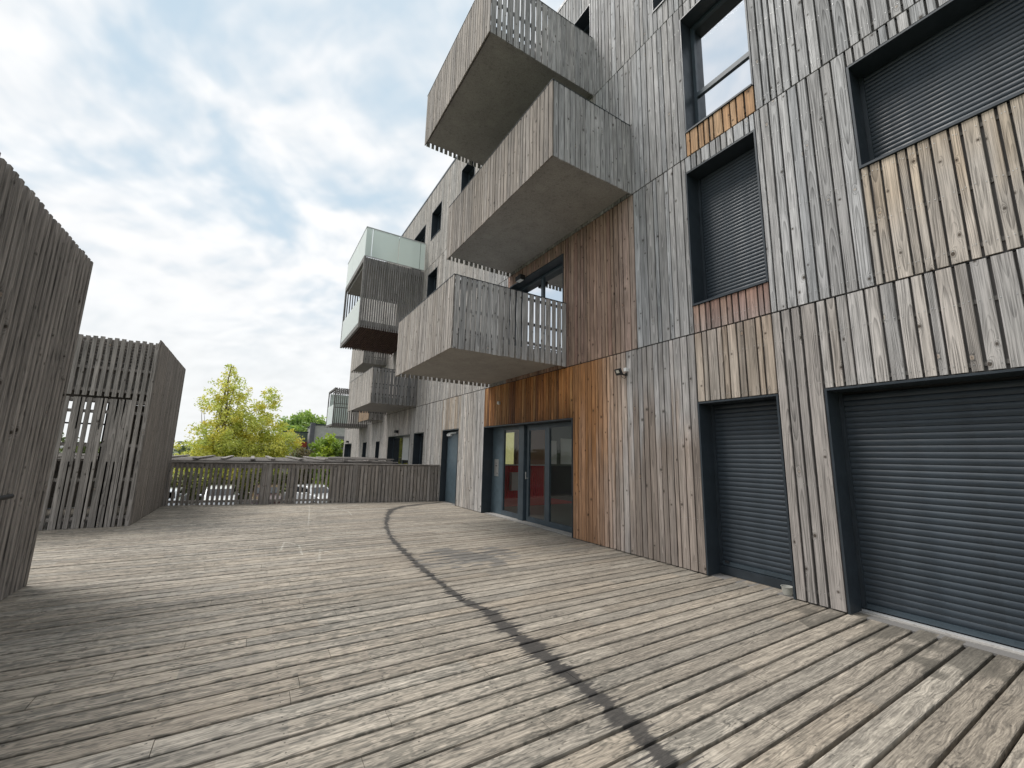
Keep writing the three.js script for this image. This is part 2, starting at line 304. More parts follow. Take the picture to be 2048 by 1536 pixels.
{
  const deck = new THREE.Group(); deck.name = 'deck'; structure(deck); scene.add(deck);
  const known = [[-0.19, -5.36], [0.36, -3.1], [1.56, -2.85], [1.58, -2.19], [2.73, -1.42], [2.22, -1.70], [2.79, -3.36]];
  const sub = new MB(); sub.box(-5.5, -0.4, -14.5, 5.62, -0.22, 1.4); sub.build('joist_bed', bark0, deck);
  for (let k = -14; k < 82; k++) {
    const z1 = -1.074 - k * PITCH, z0 = z1 - PITCH, zc = (z0 + z1) / 2;
    const xl = z0 > -6.7 ? -2.3 : -5.5;
    let xr = FX + 0.03;
    if (zc > -2.05 && zc < 1.6) xr = 5.44 + rr(-0.015, 0.015); else if (zc > -3.6 && zc < -2.53) xr = 5.565; else if (zc > -10.05 && zc < -6.36) xr = 5.36; else if (zc > -13 && zc < -11.75) xr = 5.42;
    if (zc < -13.1) xr = 5.285 - ((-13.06 - zc) / 0.204) ;      // the deck ends at the turned fence
    if (xr < xl + 0.3) continue;
    const js = []; const kn = known.find((q) => q[1] < z1 && q[1] >= z0);
    let x = kn ? kn[0] : rr(-0.4, 3.2); js.push(x); if (!kn && rnd() < 0.35) js.push(x + rr(2.2, 2.8)); if (x - xl > 3) js.push(x - rr(2.2, 2.9));
    const cuts = [xl, ...js.filter((q) => q > xl + 0.4 && q < xr - 0.4).sort((p, q) => p - q), xr];
    const near = zc > ZN, dz = rr(-0.0015, 0.0015);
    for (let c = 0; c + 1 < cuts.length; c++) {
      const a = cuts[c] + 0.0015, b = cuts[c + 1] - 0.0015, mb = new MB(), y = -0.045 + rr(-0.0025, 0.0015), v0 = rnd();
      const uvf = near ? (l, w) => [(a + l + 2.4) / 8.1, (zc + dz + w - ZN) / (0.8 - ZN)] : (l, w) => [(a + l + 5.6) / 11.3, (zc + dz + w + 14.8) / (ZN + 14.8)];
      mb.plank([a, y, zc + dz], [1, 0, 0], [0, 0, 1], [0, 1, 0], b - a, PITCH - GAP + rr(-0.002, 0.002), 0.045, 0.005, 1, uvf, () => [1, 1, 1], rr(-0.002, 0.002));
      for (let q = 0; q < mb.v.length / 2; q++) { mb.v[q * 2] = mb.p[q * 3] * 1.1 + v0; mb.v[q * 2 + 1] = mb.p[q * 3 + 2] * 1.9 + v0; }
      mb.build('deck_board', deckMats[near ? 0 : 1], deck);
    }
  }
  new MB().box(-5.5, -0.30, 1.41, 5.6, -0.005, 1.45, DARK).build('fascia', wood, deck);
  const sill = new MB(); sill.box(5.365, -0.05, -10.02, 5.63, 0.012, -6.36); sill.box(5.452, -0.05, -2.02, 5.63, 0.006, 1.6); sill.build('threshold', concrete, deck);
}

// ---------------------------------------------------------------- the timber-clad apartment building
const building = thing('apartment_building', 'large timber-clad apartment building with projecting wooden balconies along the deck', 'building', [FX, 0, -10]);
const Z_END = 2.6, Z_STEP = -20.7, Z_FAR = -30.7, ROOF = 12.36, STEP = -0.29;
// openings in the facade: [z0, z1, y0, y1, kind]
const OPEN = [
  [-2.05, 1.6, 0, 2.3, 'garage'], [-3.6, -2.53, 0, 2.3, 'shutter_door'], [-10.07, -6.34, 0, 2.256, 'entrance'], [-13.0, -11.72, 0, 2.28, 'door'],
  [-15.9, -14.79, -0.1, 2.28, 'slot'], [-19.56, -16.42, -0.1, 2.245, 'patio'], [-21.79, -21.06, -0.4, 2.06, 'slot'], [-24.75, -23.87, -0.4, 2.055, 'slot'], [-30.27, -28.0, -0.4, 2.04, 'slot'],
  [-3.595, -2.525, 3.73, 5.9, 'shutter'], [-1.503, 0.1, 4.655, 5.94, 'shutter'], [-3.555, -2.495, 6.575, 8.72, 'glass'], [-8.87, -6.63, 3.45, 5.86, 'balcony_door'],
  [-12.41, -11.32, 10.0, 11.5, 'slot'], [-15.31, -14.23, 10.12, 11.35, 'slot'], [-17.66, -16.02, 9.2, 11.22, 'slot'], [-15.36, -14.33, 7.2, 8.62, 'slot'], [-6.35, -5.69, 9.9, 11.4, 'slot'], [-4.076, -3.1, 9.405, 11.2, 'slot'],
  [-8.2, -6.4, 6.3, 8.5, 'slot'],
];
{
  // structural wall with its openings, 0.3 m thick, behind the cladding
  const mkWall = (za, zb, yb, yt) => {
    const s = new THREE.Shape(); s.moveTo(za, yb); s.lineTo(zb, yb); s.lineTo(zb, yt); s.lineTo(za, yt); s.closePath();
    for (const [z0, z1, y0, y1] of OPEN) if (z0 >= za && z1 <= zb) { const h = new THREE.Path(); const b = Math.max(y0, yb + 0.002); h.moveTo(z0, b); h.lineTo(z0, y1); h.lineTo(z1, y1); h.lineTo(z1, b); h.closePath(); s.holes.push(h); }
    const g = new THREE.ExtrudeGeometry(s, { depth: 0.28, bevelEnabled: false });
    g.applyMatrix4(new THREE.Matrix4().makeBasis(new THREE.Vector3(0, 0, 1), new THREE.Vector3(0, 1, 0), new THREE.Vector3(1, 0, 0)));   // shape x -> z, depth -> x
    const p = g.attributes.position, ix = [];
    g.translate(FX + 0.042, 0, 0);
    return g.index ? g.toNonIndexed() : g;
  };
  const a = mkWall(Z_STEP, Z_END, -0.02, ROOF), b = mkWall(Z_FAR, Z_STEP - 0.001, -0.42, ROOF + STEP);
  const g = mergeGeometries([a, b]); g.computeVertexNormals(); g.setAttribute('uv1', g.attributes.uv);
  put('wall', g, membrane, building);
  const shell = new MB();
  shell.box(FX + 0.04, GROUND, Z_STEP, FX + 0.32, -0.022, -13.1).box(FX + 0.04, GROUND, Z_FAR, FX + 0.32, -0.422, Z_STEP - 0.002);   // below deck level
  shell.box(14.0, GROUND, Z_FAR, 14.3, ROOF, -26).box(14.0, 3.0, -26, 14.3, ROOF, -12).box(14.0, GROUND, -12, 14.3, 0, -6.5).box(14.0, 2.7, -12, 14.3, ROOF, -6.5).box(14.0, GROUND, -6.5, 14.3, ROOF, Z_END);      // rear wall with its passage
  shell.box(FX + 0.33, GROUND, Z_END - 0.2, 13.99, ROOF, Z_END).box(FX + 0.33, GROUND, Z_FAR, 13.99, ROOF + STEP, Z_FAR + 0.2);
  shell.build('rear_shell', concrete, building);
  const roof = new MB(); roof.box(FX - 0.01, ROOF + 0.002, Z_STEP, 14.35, ROOF + 0.09, Z_END + 0.05).box(FX - 0.01, ROOF + STEP + 0.002, Z_FAR - 0.05, 14.35, ROOF + STEP + 0.09, Z_STEP - 0.002);
  roof.build('roof', metal, building);
}
// how the timber has weathered: sheltered boards keep their colour, exposed ones have gone grey
function weather(y, z, w) {
  const far = smooth(-9, -11.5, z);
  let c = lerp3(GREY, GREIGE, far * 0.9);
  let k = 0;
  if (y < 3.31) {
    if (z > -10.07 && z < -6.34) { k = 1; c = lerp3(lerp3([0.30, 0.13, 0.055], ORANGE, smooth(0.05, 0.5, w)), [0.66, 0.36, 0.15], smooth(0.6, 1, w)); }
    else if (z >= -6.34 && z < -3.6) {
      const o = smooth(-4.7, -5.9, z), edge = 1.0 + w * 1.6;
      c = lerp3(GREY, lerp3(TAN, ORANGE, 0.25 + 0.55 * o), clamp(0.25 + 0.7 * o + (y > edge ? 0.12 : -0.12)));
      if (z > -4.9) c = lerp3(c, y > 1.5 + w * 1.2 ? GREY : [0.33, 0.26, 0.21], 0.7);
    } else if (z >= -3.6 && z < -2.53) c = lerp3(GREY, y > 2.75 + w * 0.4 ? [0.50, 0.34, 0.21] : TAN, 0.42 + 0.25 * w);
    else if (z >= -2.53 && z < -2.05) c = lerp3(GREY, [0.38, 0.33, 0.29], 0.6);
    else if (z >= -2.05) c = lerp3(GREY, TAN, 0.24 + 0.3 * (w - 0.5));
    else if (z > -13.1 && z < -11.6 && y > 2.2) c = lerp3(GREIGE, TAN, w * 0.6);
  } else if (y < 6.16) {
    if (z > -9 && z < -4.66) c = lerp3(lerp3(RED, TAN, 0.08 + 0.5 * w), GREY, 0.12 + 0.2 * smooth(-5.3, -4.7, z));
    else if (z >= -3.6 && z < -2.52 && y < 3.75) c = lerp3(lerp3(RED, TAN, 0.4 * w), GREY, y < 3.45 + w * 0.12 ? 0.45 : 0.05);
    else if (z >= -1.55 && y < 4.66) c = lerp3([0.60, 0.50, 0.39], GREY, y < 4.45 - w * 0.5 ? 0.5 : 0.05);
  } else if (y < 8.97) {
    if (z >= -3.57 && z < -2.49 && y < 6.6) c = lerp3([0.60, 0.43, 0.27], ORANGE, 0.1 + 0.5 * w);
    else if (z > -9 && z < -5.6) c = lerp3(GREY, TAN, 0.2);
  }
  return c;
}
{
  const list = [];
  const floors = [[0.004, 3.31], [3.31, 6.16], [6.16, 8.97], [8.97, ROOF]];
  const sections = [[Z_STEP, Z_END, floors], [Z_FAR, Z_STEP, floors.map(([a, b], i) => [i ? a + STEP : -0.4, b + STEP])]];
  for (const [za, zb, fl] of sections) for (const [fy0, fy1] of fl) {
    const ops = OPEN.filter((o) => o[0] >= za && o[1] <= zb && o[3] > fy0 && o[2] < fy1);
    const br = [...new Set([za, zb, ...ops.flatMap((o) => [o[0], o[1]])])].sort((p, q) => p - q);
    for (let k = 0; k + 1 < br.length; k++) {
      let z = br[k]; const ws = [];
      while (z < br[k + 1] - 0.04) { const w = pick(z < -5.2 ? [0.07, 0.085, 0.095, 0.1, 0.115] : [0.075, 0.095, 0.1, 0.12, 0.125, 0.15]); ws.push(w); z += w; }
      const s = (br[k + 1] - br[k]) / ws.reduce((p, q) => p + q, 0); z = br[k];
      for (const w0 of ws) {
        const w = w0 * s, zc = z + w / 2, gap = zc > -3.7 ? rr(0.016, 0.027) : zc > -6.4 ? rr(0.013, 0.02) : rr(0.014, 0.02); z += w;
        let spans = [[fy0 + 0.010, fy1 - 0.010]];
        for (const o of ops) if (zc > o[0] && zc < o[1]) spans = spans.flatMap(([p, q]) => [[p, Math.min(q, o[2] - 0.012)], [Math.max(p, o[3] + 0.012), q]]).filter(([p, q]) => q - p > 0.03);
        for (const [p, q] of spans) list.push({ z: zc, w: Math.max(0.03, w - gap), y0: p, y1: q });
      }
    }
  }
  for (const p of list) { const dx = FX, dy = (p.y0 + p.y1) / 2 - 1.5, D = Math.hypot(dx, dy, p.z), out = p.z > -0.15; p.size = out ? 0 : p.w * (p.y1 - p.y0) * FX / D ** 3; }
  list.sort((p, q) => q.size - p.size);
  const rest = new MB(), screwAt = [];
  list.forEach((p, k) => {
    const near = k < 300, mb = near ? new MB() : rest, len = p.y1 - p.y0, w01 = rnd(), tone = rr(0.76, 1.17), cool = rr(-0.02, 0.02), streaky = rnd();
    const colf = (l, ww) => {
      const y = p.y0 + l; let c = weather(y, p.z, clamp(w01 + (vn(y * 2.1 + streaky * 40, ww * 30 + 5) - 0.5) * 0.5));
      let t = tone * (0.92 + 0.2 * vn(y * 1.3 + streaky * 90, ww * 25));
      if (y < 2.5 && y > 2.2 && p.z > -10 && p.z < -6.3 && y < 2.29 + streaky * streaky * 0.22) t *= 0.45;
      return [c[0] * t * (1 - cool), c[1] * t, c[2] * t * (1 + cool)];
    };
    const seg = near ? Math.max(1, Math.min(6, Math.round(len / 0.45))) : Math.max(1, Math.round(len / 1.1));
    mb.plank([FX + 0.022 + rr(-0.003, 0.003), p.y0, p.z], [0, 1, 0], [0, 0, 1], [-1, 0, 0], len, p.w, 0.022, 0.0025, seg, woodUV(), colf, near ? rr(-0.002, 0.002) : 0);
    if (near) { mb.build('plank', wood, building); if (p.z > -4) screwAt.push(p); }
  });
  const cl = rest.build('plank_cladding', wood, building); stuff(cl);
  // battens that carry the boards, seen through the gaps
  const bat = new MB(), joint = new MB();
  for (const [za, zb, fl] of sections) fl.forEach(([fy0, fy1], f) => {
    const hs = []; for (let y = fy0 + 0.13; y < fy1; y += 0.56) hs.push(y);
    for (const y of hs) {
      let spans = [[za, zb]];
      for (const o of OPEN) if (o[0] >= za && o[1] <= zb && y > o[2] - 0.05 && y < o[3] + 0.05) spans = spans.flatMap(([p, q]) => [[p, Math.min(q, o[0])], [Math.max(p, o[1]), q]]).filter(([p, q]) => q - p > 0.02);
      for (const [p, q] of spans) { const t = rr(0.22, 0.3); bat.box(FX + 0.026, y - 0.02, p, FX + 0.0415, y + 0.02, q, [t, t * 0.96, t * 0.92]); }
    }
    if (f) joint.box(FX + 0.02, fy0 - 0.006, za, FX + 0.04, fy0 + 0.006, zb);
  });
  stuff(bat.build('battens', wood, building)); joint.build('joint_flashing', black, building);
  const sg = new THREE.CylinderGeometry(0.004, 0.004, 0.003, 6); sg.rotateZ(Math.PI / 2);
  const sm = new THREE.InstancedMesh(sg, steel, screwAt.length * 14), M = new THREE.Matrix4(); let n = 0;
  for (const p of screwAt) { const f = floors.find((q) => p.y0 >= q[0] - 0.02 && p.y1 <= q[1] + 0.02) ?? floors[0]; for (let y = f[0] + 0.13; y < p.y1; y += 0.56) if (y > p.y0 + 0.01) for (const s of [-1, 1]) sm.setMatrixAt(n++, M.makeTranslation(FX - 0.0035, y + rr(-0.01, 0.01), p.z + s * (p.w / 2 - 0.018)).premultiply(new THREE.Matrix4().makeTranslation(-FX, 0, 10))); }
  sm.count = n; sm.name = 'screws'; stuff(sm); building.add(sm);
}
// linings, shutters, windows and doors
const slatGeo = (len, h) => {                                  // one rolled slat: curved face, lip below
  const pr = []; for (let k = 0; k <= 5; k++) { const t = k / 5; pr.push([-0.009 * Math.sin(Math.PI * (0.08 + t * 0.84)), -h / 2 + t * h * 0.9]); } pr.push([0.004, h / 2 - 0.001]);
  const mb = new MB();
  for (let k = 0; k + 1 < pr.length; k++) {
    const [ax, ay] = pr[k], [bx, by] = pr[k + 1], q = Math.hypot(bx - ax, by - ay), n = [-(by - ay) / q, (bx - ax) / q, 0];
    mb.quad([ax, ay, -len / 2], [ax, ay, len / 2], [bx, by, len / 2], [bx, by, -len / 2], n, [[0, ay], [len, ay], [len, by], [0, by]]);
  }
  mb.quad([0.003, -h / 2, -len / 2], [0.003, -h / 2, len / 2], [-0.0023, -h / 2, len / 2], [-0.0023, -h / 2, -len / 2], [0, -1, 0], [[0, 0], [1, 0], [1, 1], [0, 1]]);
  return mb.geometry();
};
function lining(o, depth = 0.325, front = 0.006) {
  const [z0, z1, y0, y1] = o, t = 0.022, mb = new MB(), fx = FX - front, bx = FX + depth, floor = y0 < 0.5;
  mb.box(fx, y0, z0, bx, y1, z0 + t).box(fx, y0, z1 - t, bx, y1, z1).box(fx, y1 - t, z0 + t, bx, y1, z1 - t);
  if (!floor) mb.box(fx - 0.012, y0 - 0.005, z0 + t, bx, y0 + t, z1 - t);
  return mb;
}
function shutter(o, pitch, drop, label, bottom = 0) {          // drop: lowest slat edge; bottom: height of a solid board below
  const s = lining(o).build('roller_shutter', metal, building); if (label) s.userData.label = label;
  const [z0, z1, y0, y1] = o, zc = (z0 + z1) / 2, len = z1 - z0 - 0.05, g = slatGeo(len, pitch), lo = drop + 0.05;
  const rail = new MB(); rail.box(FX + 0.265, drop, z0 + 0.023, FX + 0.292, y1 - 0.023, z0 + 0.062).build('guide_rail', metal, s); new MB().box(FX + 0.265, drop, z1 - 0.062, FX + 0.292, y1 - 0.023, z1 - 0.023).build('guide_rail', metal, s);
  for (let y = lo + pitch / 2; y < y1 - 0.02; y += pitch) shared('slat', g, slatMetal, s, FX + 0.295, y, zc);
  new MB().box(FX + 0.272, drop, z0 + 0.063, FX + 0.312, lo - 0.002, z1 - 0.063).build('bottom_bar', frameMetal, s);
  new MB().box(FX + 0.318, y0, z0 + 0.023, FX + 0.326, y1, z1 - 0.023).build('backing', black, s);
  if (bottom) new MB().box(FX + 0.25, 0.006, z0 + 0.023, FX + 0.3, bottom, z1 - 0.023).build('kick_board', metal, s);
  return s;
}
shutter(OPEN[0], 0.062, 0.03, 'wide closed shutter at deck level');
new MB().box(FX + 0.235, 0.0065, -2.02, FX + 0.262, 0.022, 1.57).build('threshold_strip', new THREE.MeshStandardMaterial({ color: new THREE.Color(0.75, 0.76, 0.77), metalness: 0.6, roughness: 0.35 }), building);
{ const s = shutter(OPEN[1], 0.062, 0.12, 'narrow closed shutter at deck level', 0.112); new MB().box(FX + 0.262, 0.155, -2.615, FX + 0.2715, 0.195, -2.58).build('sticker', whitePaint, s); new MB().box(FX + 0.255, 0.16, -3.50, FX + 0.2715, 0.18, -3.44).build('lock', black, s); }
shutter(OPEN[9], 0.052, 3.755, 'closed window shutter above the narrow deck shutter');
shutter(OPEN[10], 0.052, 4.68, 'closed wide window shutter at upper right');
function glazed(o, glass, transoms = [], mull = [], rec = 0.25, label) {
  const s = lining(o).build('window', metal, building); if (label) s.userData.label = label;
  const [z0, z1, y0, y1] = o, a = 0.055, x0 = FX + rec, x1 = x0 + 0.06, za = z0 + 0.023, zb = z1 - 0.023, ya = y0 + 0.023, yb = y1 - 0.023;
  const f = new MB().box(x0, ya, za, x1, yb, za + a).box(x0, ya, zb - a, x1, yb, zb).box(x0, yb - a, za + a, x1, yb, zb - a).box(x0, ya, za + a, x1, ya + a, zb - a);
  const zs = [za + a, ...mull, zb - a], ys = [ya + a, ...transoms, yb - a];
  for (const m of mull) f.box(x0 - 0.004, ya + a, m - 0.045, x1 + 0.002, yb - a, m + 0.045);
  for (let i = 0; i + 1 < zs.length; i++) for (const t of transoms) f.box(x0 - 0.002, t - 0.04, zs[i] + (i ? 0.045 : 0), x1, t + 0.04, zs[i + 1] - (i + 2 < zs.length ? 0.045 : 0));
  f.build('frame', frameMetal, s);
  for (let i = 0; i + 1 < zs.length; i++) for (let j = 0; j + 1 < ys.length; j++)
    new MB().box(x0 + 0.028, ys[j] + (j ? 0.04 : 0), zs[i] + (i ? 0.045 : 0), x0 + 0.036, ys[j + 1] - (j + 2 < ys.length ? 0.04 : 0), zs[i + 1] - (i + 2 < zs.length ? 0.045 : 0)).build('pane', glass, s);
  if (glass !== clearGlass) new MB().box(x1 + 0.002, ya, za, x1 + 0.006, yb, zb).build('backing', black, s);
  return s;
}
glazed(OPEN[11], coatedGlass, [7.36], [], 0.25, 'tall window above the closed shutter, sky mirrored in its panes');
glazed(OPEN[12], coatedGlass, [], [-7.75], 0.25, 'glazed balcony door under the middle balcony');
for (const k of [4, 6, 7, 8, 13, 14, 15, 16, 17, 18, 19]) glazed(OPEN[k], darkGlass, [], [], 0.26);
{ // patio door beyond the fence, a pale shutter half down on one leaf
  const s = glazed(OPEN[5], darkGlass, [], [-18.0], 0.24, 'glazed patio door beyond the fence with a shutter half down');
  const g = slatGeo(1.45, 0.052), m = new THREE.MeshStandardMaterial({ color: new THREE.Color(0.5, 0.5, 0.48), roughness: 0.5 });
  for (let y = 1.25; y < 2.2; y += 0.052) shared('slat', g, m, s, FX + 0.215, y, -17.22);
}
{ // single deck door with closer
  const o = OPEN[3], [z0, z1, y0, y1] = o, d = lining(o, 0.3).build('door', metal, building); d.userData.label = 'plain blue-grey deck door';
  new MB().box(FX + 0.17, 0.012, z0 + 0.075, FX + 0.22, y1 - 0.05, z1 - 0.06).build('leaf', doorMetal, d);
  new MB().box(FX + 0.20, 0, z0 + 0.023, FX + 0.29, y1 - 0.023, z0 + 0.074).box(FX + 0.20, 0, z1 - 0.059, FX + 0.29, y1 - 0.023, z1 - 0.023).box(FX + 0.2215, y1 - 0.049, z0 + 0.075, FX + 0.29, y1 - 0.023, z1 - 0.06).build('frame', black, d);
  new MB().box(FX + 0.105, 2.09, z0 + 0.12, FX + 0.169, 2.155, z0 + 0.42).build('door_closer', whitePaint, d);
  new MB().box(FX + 0.10, 2.16, z0 + 0.15, FX + 0.12, 2.185, z0 + 0.85).build('closer_arm', steel, d);
  new MB().box(FX + 0.15, 0.98, z1 - 0.2, FX + 0.169, 1.2, z1 - 0.14).build('handle', steel, d);
}
{ // main entrance: solid panel with intercom plate, fixed pane, door leaf, fixed pane
  const o = OPEN[2], [z0, z1, y0, y1] = o, e = lining(o, 0.34).build('entrance', metal, building); e.userData.label = 'glazed main entrance under the orange timber lintel';
  const x0 = FX + 0.285, x1 = FX + 0.345;
  const p = new MB().box(x0, 0.013, z0 + 0.023, x0 + 0.04, y1 - 0.023, -9.52).build('side_panel', doorMetal, e);
  const ip = new MB().box(x0 - 0.006, 0.96, -9.92, x0 - 0.0005, 1.40, -9.70).build('intercom', new THREE.MeshStandardMaterial({ color: new THREE.Color(0.42, 0.42, 0.41), metalness: 0.8, roughness: 0.5 }), p);
  new MB().box(x0 - 0.009, 1.215, -9.85, x0 - 0.0063, 1.24, -9.78).box(x0 - 0.009, 1.02, -9.775, x0 - 0.0063, 1.05, -9.745).box(x0 - 0.0085, 1.29, -9.84, x0 - 0.0063, 1.30, -9.77).build('intercom_details', black, e);
  const frame = (za, zb, name, dx, hw, yt) => {
    const q = new MB(), X0 = x0 + dx, X1 = X0 + 0.055; q.box(X0, 0.014, za, X1, yt, za + hw).box(X0, 0.014, zb - hw, X1, yt, zb).box(X0, yt - hw, za + hw, X1, yt, zb - hw).box(X0, 0.014, za + hw, X1, 0.125, zb - hw);
    const m = q.build(name, frameMetal, e); new MB().box(X0 + 0.022, 0.125, za + hw, X0 + 0.030, yt - hw, zb - hw).build('pane', clearGlass, m); return m;
  };
  frame(-9.518, -8.66, 'fixed_window', 0, 0.07, y1 - 0.03);
  new MB().box(x0 - 0.05, 0.013, -8.655, x0 + 0.05, y1 - 0.024, -8.43).build('post', frameMetal, e);
  const leaf = frame(-8.38, -7.57, 'door_leaf', 0.01, 0.085, 2.19);
  new MB().box(x0 + 0.012, 2.193, -8.427, x0 + 0.05, y1 - 0.024, -7.57).build('transom', frameMetal, e);
  new MB().box(x0 - 0.045, 0.98, -8.33, x0 + 0.0095, 1.0, -8.31).box(x0 - 0.06, 0.97, -8.33, x0 - 0.0455, 1.13, -8.31).build('handle', steel, leaf);
  new MB().box(x0 - 0.01, 0.3, -8.70, x0 - 0.002, 2.0, -8.675).build('pull_bar', black, e);
  frame(-7.565, z1 - 0.024, 'fixed_window', 0, 0.09, y1 - 0.03);
}
{ // lobby behind the entrance
  const wallBrown = new THREE.MeshStandardMaterial({ color: new THREE.Color(0.42, 0.25, 0.18), roughness: 0.9 }), redPaint = new THREE.MeshStandardMaterial({ color: new THREE.Color(0.62, 0.03, 0.04), roughness: 0.5 }), lobbyWhite = new THREE.MeshStandardMaterial({ color: new THREE.Color(0.78, 0.78, 0.75), roughness: 0.8 });
  const X0 = FX + 0.35, X1 = 13.99;
  const room = new MB().box(X0, 2.75, -13.1, X1, 2.9, -5.6).box(X0, 0, -5.72, X1 - 0.002, 2.748, -5.6).box(FX + 0.325, 0, -13.1, X0 - 0.002, 2.748, -10.12).box(FX + 0.325, 0, -6.3, X0 - 0.002, 2.748, -5.73).box(FX + 0.325, 2.3, -10.118, X0 - 0.002, 2.748, -6.302);
  const lobby = room.build('lobby', lobbyWhite, building);
  new MB().box(X0 - 0.02, -0.05, -12.9, X1, 0.012, -5.73).build('lobby_floor', new THREE.MeshStandardMaterial({ color: new THREE.Color(0.30, 0.30, 0.29), map: concreteMap, roughness: 0.35 }), building);
  new MB().box(X0, 0.0125, -12.86, 9.4, 0.018, -10.9).build('red_mat', redPaint, building);
  const w = new MB().box(X0, 0, -13.1, 9.45, 1.18, -12.9).box(8.15, 1.18, -13.1, 9.45, 2.748, -12.9).box(X0, 1.18, -13.1, 7.6, 2.748, -12.9).box(7.6, 2.36, -13.1, 8.15, 2.748, -12.9);
  w.build('lobby_side_wall', wallBrown, building);
  const gp = new MB().box(9.452, 0, -13.1, X1 - 0.002, 2.748, -12.9).build('lobby_partition', new THREE.MeshStandardMaterial({ color: new THREE.Color(0.11, 0.13, 0.10), roughness: 0.6 }), building);
  new MB().box(9.55, 1.22, -12.899, 9.95, 2.1, -12.88).box(10.15, 1.22, -12.899, 10.9, 2.2, -12.88).build('partition_panel', lobbyWhite, gp);
  new MB().box(9.46, 0.02, -12.899, 10.9, 1.15, -12.875).build('partition_base', black, gp);
  const cap = new MB().box(X0, 1.16, -12.90, 9.449, 1.2, -12.84).build('wainscot', whitePaint, building);
  const rg = new THREE.BoxGeometry(0.07, 1.14, 0.03); for (let x = X0 + 0.06; x < 9.4; x += 0.095) shared('wainscot_board', rg, redPaint, cap, x, 0.585, -12.882);
  new MB().box(7.85, 0.3, -12.866, 8.4, 0.92, -12.72).build('wall_cabinet', new THREE.MeshStandardMaterial({ color: new THREE.Color(0.62, 0.64, 0.62), roughness: 0.5 }), building);
  new MB().box(12.1, 0.013, -7.6, 13.1, 0.9, -6.9).build('lobby_furniture', metal, building);
}

// ---------------------------------------------------------------- balconies
function slatRun(parent, a, b, N, y0, y1, wmin, wmax, gap, t, tone, name = 'slat', warm = 0) {
  // upright boards along the line a -> b in plan, good face towards N
  const L = Math.hypot(b[0] - a[0], b[1] - a[1]), d = [(b[0] - a[0]) / L, (b[1] - a[1]) / L]; let s = 0; const ws = []; while (s < L - wmin * 0.5) { const w = rr(wmin, wmax); ws.push(w); s += w + (typeof gap === 'function' ? gap(s / L) : gap); }
  const k = L / s; s = 0;
  for (const w0 of ws) {
    const g = (typeof gap === 'function' ? gap(s / k / L) : gap) * k, w = w0 * k, m = s + (w + g) / 2; s += w + g;
    const mb = new MB(), f = rr(0.8, 1.15), q = rnd(), base = lerp3(tone, TAN, warm * q), dy = rr(-0.004, 0.004), j = rr(-0.002, 0.002);
    mb.plank([a[0] + d[0] * m + N[0] * j, y0 + dy, a[1] + d[1] * m + N[1] * j], [0, 1, 0], [d[0], 0, d[1]], [N[0], 0, N[1]], y1 - y0, w, t, 0.0025, 2, woodUV(), (l, ww) => scl(base, f * (0.9 + 0.22 * vn(l * 1.2 + q * 50, ww * 20))), rr(-0.0015, 0.0015));
    mb.build(name, wood, parent);
  }
}
function balcony(z0, z1, x0, y0, y1, tone, endTone, label, openEnd) {
  const slab = new MB().box(x0 + 0.07, y0 + 0.075, z0 + 0.07, FX - 0.012, y0 + 0.26, z1 - 0.07).build('balcony', concrete, building); slab.userData.label = label;
  const rails = new MB();
  for (const y of [y0 + 0.33, y0 + 0.72, y1 - 0.12]) rails.box(x0 + 0.026, y, z0 + 0.03, x0 + 0.062, y + 0.05, z1 - 0.03).box(x0 + 0.063, y, z1 - 0.062, FX - 0.02, y + 0.05, z1 - 0.026).box(x0 + 0.063, y, z0 + 0.026, FX - 0.02, y + 0.05, z0 + 0.062);
  rails.build('guard_rails', black, slab);
  const trim = new MB().box(x0 - 0.004, y1 + 0.001, z0 - 0.004, x0 + 0.06, y1 + 0.012, z1 + 0.004).box(x0 + 0.061, y1 + 0.001, z1 - 0.06, FX - 0.015, y1 + 0.012, z1 + 0.004).box(x0 + 0.061, y1 + 0.001, z0 - 0.004, FX - 0.015, y1 + 0.012, z0 + 0.06); trim.build('coping', metal, slab);
  new MB().box(x0 + 0.0243, y0 + 0.1, z0 + 0.03, x0 + 0.0257, y1 - 0.02, z1 - 0.03).build('lining_sheet', black, slab);
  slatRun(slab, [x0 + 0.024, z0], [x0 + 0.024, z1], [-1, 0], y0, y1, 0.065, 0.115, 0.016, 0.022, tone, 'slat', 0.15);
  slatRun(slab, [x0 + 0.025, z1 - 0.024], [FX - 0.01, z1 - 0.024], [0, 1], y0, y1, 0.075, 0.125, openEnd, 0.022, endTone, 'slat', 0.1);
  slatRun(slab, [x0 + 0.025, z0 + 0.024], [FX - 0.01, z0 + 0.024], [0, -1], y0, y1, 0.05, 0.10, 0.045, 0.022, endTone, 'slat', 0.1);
  return slab;
}
balcony(-9.86, -6.505, 2.72, 3.32, 4.67, [0.46, 0.425, 0.39], GREY, 'lowest of the three near balconies, over the entrance', (t) => (t > 0.45 && t < 0.95 ? 0.042 : 0.02));
balcony(-8.9, -4.655, 3.49, 6.15, 7.53, [0.39, 0.35, 0.315], GREY, 'middle balcony of the three near ones', () => 0.016);
balcony(-8.95, -5.605, 2.785, 8.975, 10.38, [0.38, 0.345, 0.315], GREY, 'highest of the three near balconies, cut by the top of the picture', (t) => (t < 0.5 ? 0.026 : 0.014));
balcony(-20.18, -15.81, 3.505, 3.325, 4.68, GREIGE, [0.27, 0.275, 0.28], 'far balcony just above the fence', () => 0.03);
balcony(-23.96, -20.88, 4.13, 5.855, 7.2, GREIGE, GREY, 'far balcony tucked under the glass-topped loggia', () => 0.02);
balcony(-23.1, -20.8, 4.6, 3.09, 4.3, [0.42, 0.3, 0.2], GREY, 'farthest small balcony behind the slatted cage', () => 0.02);
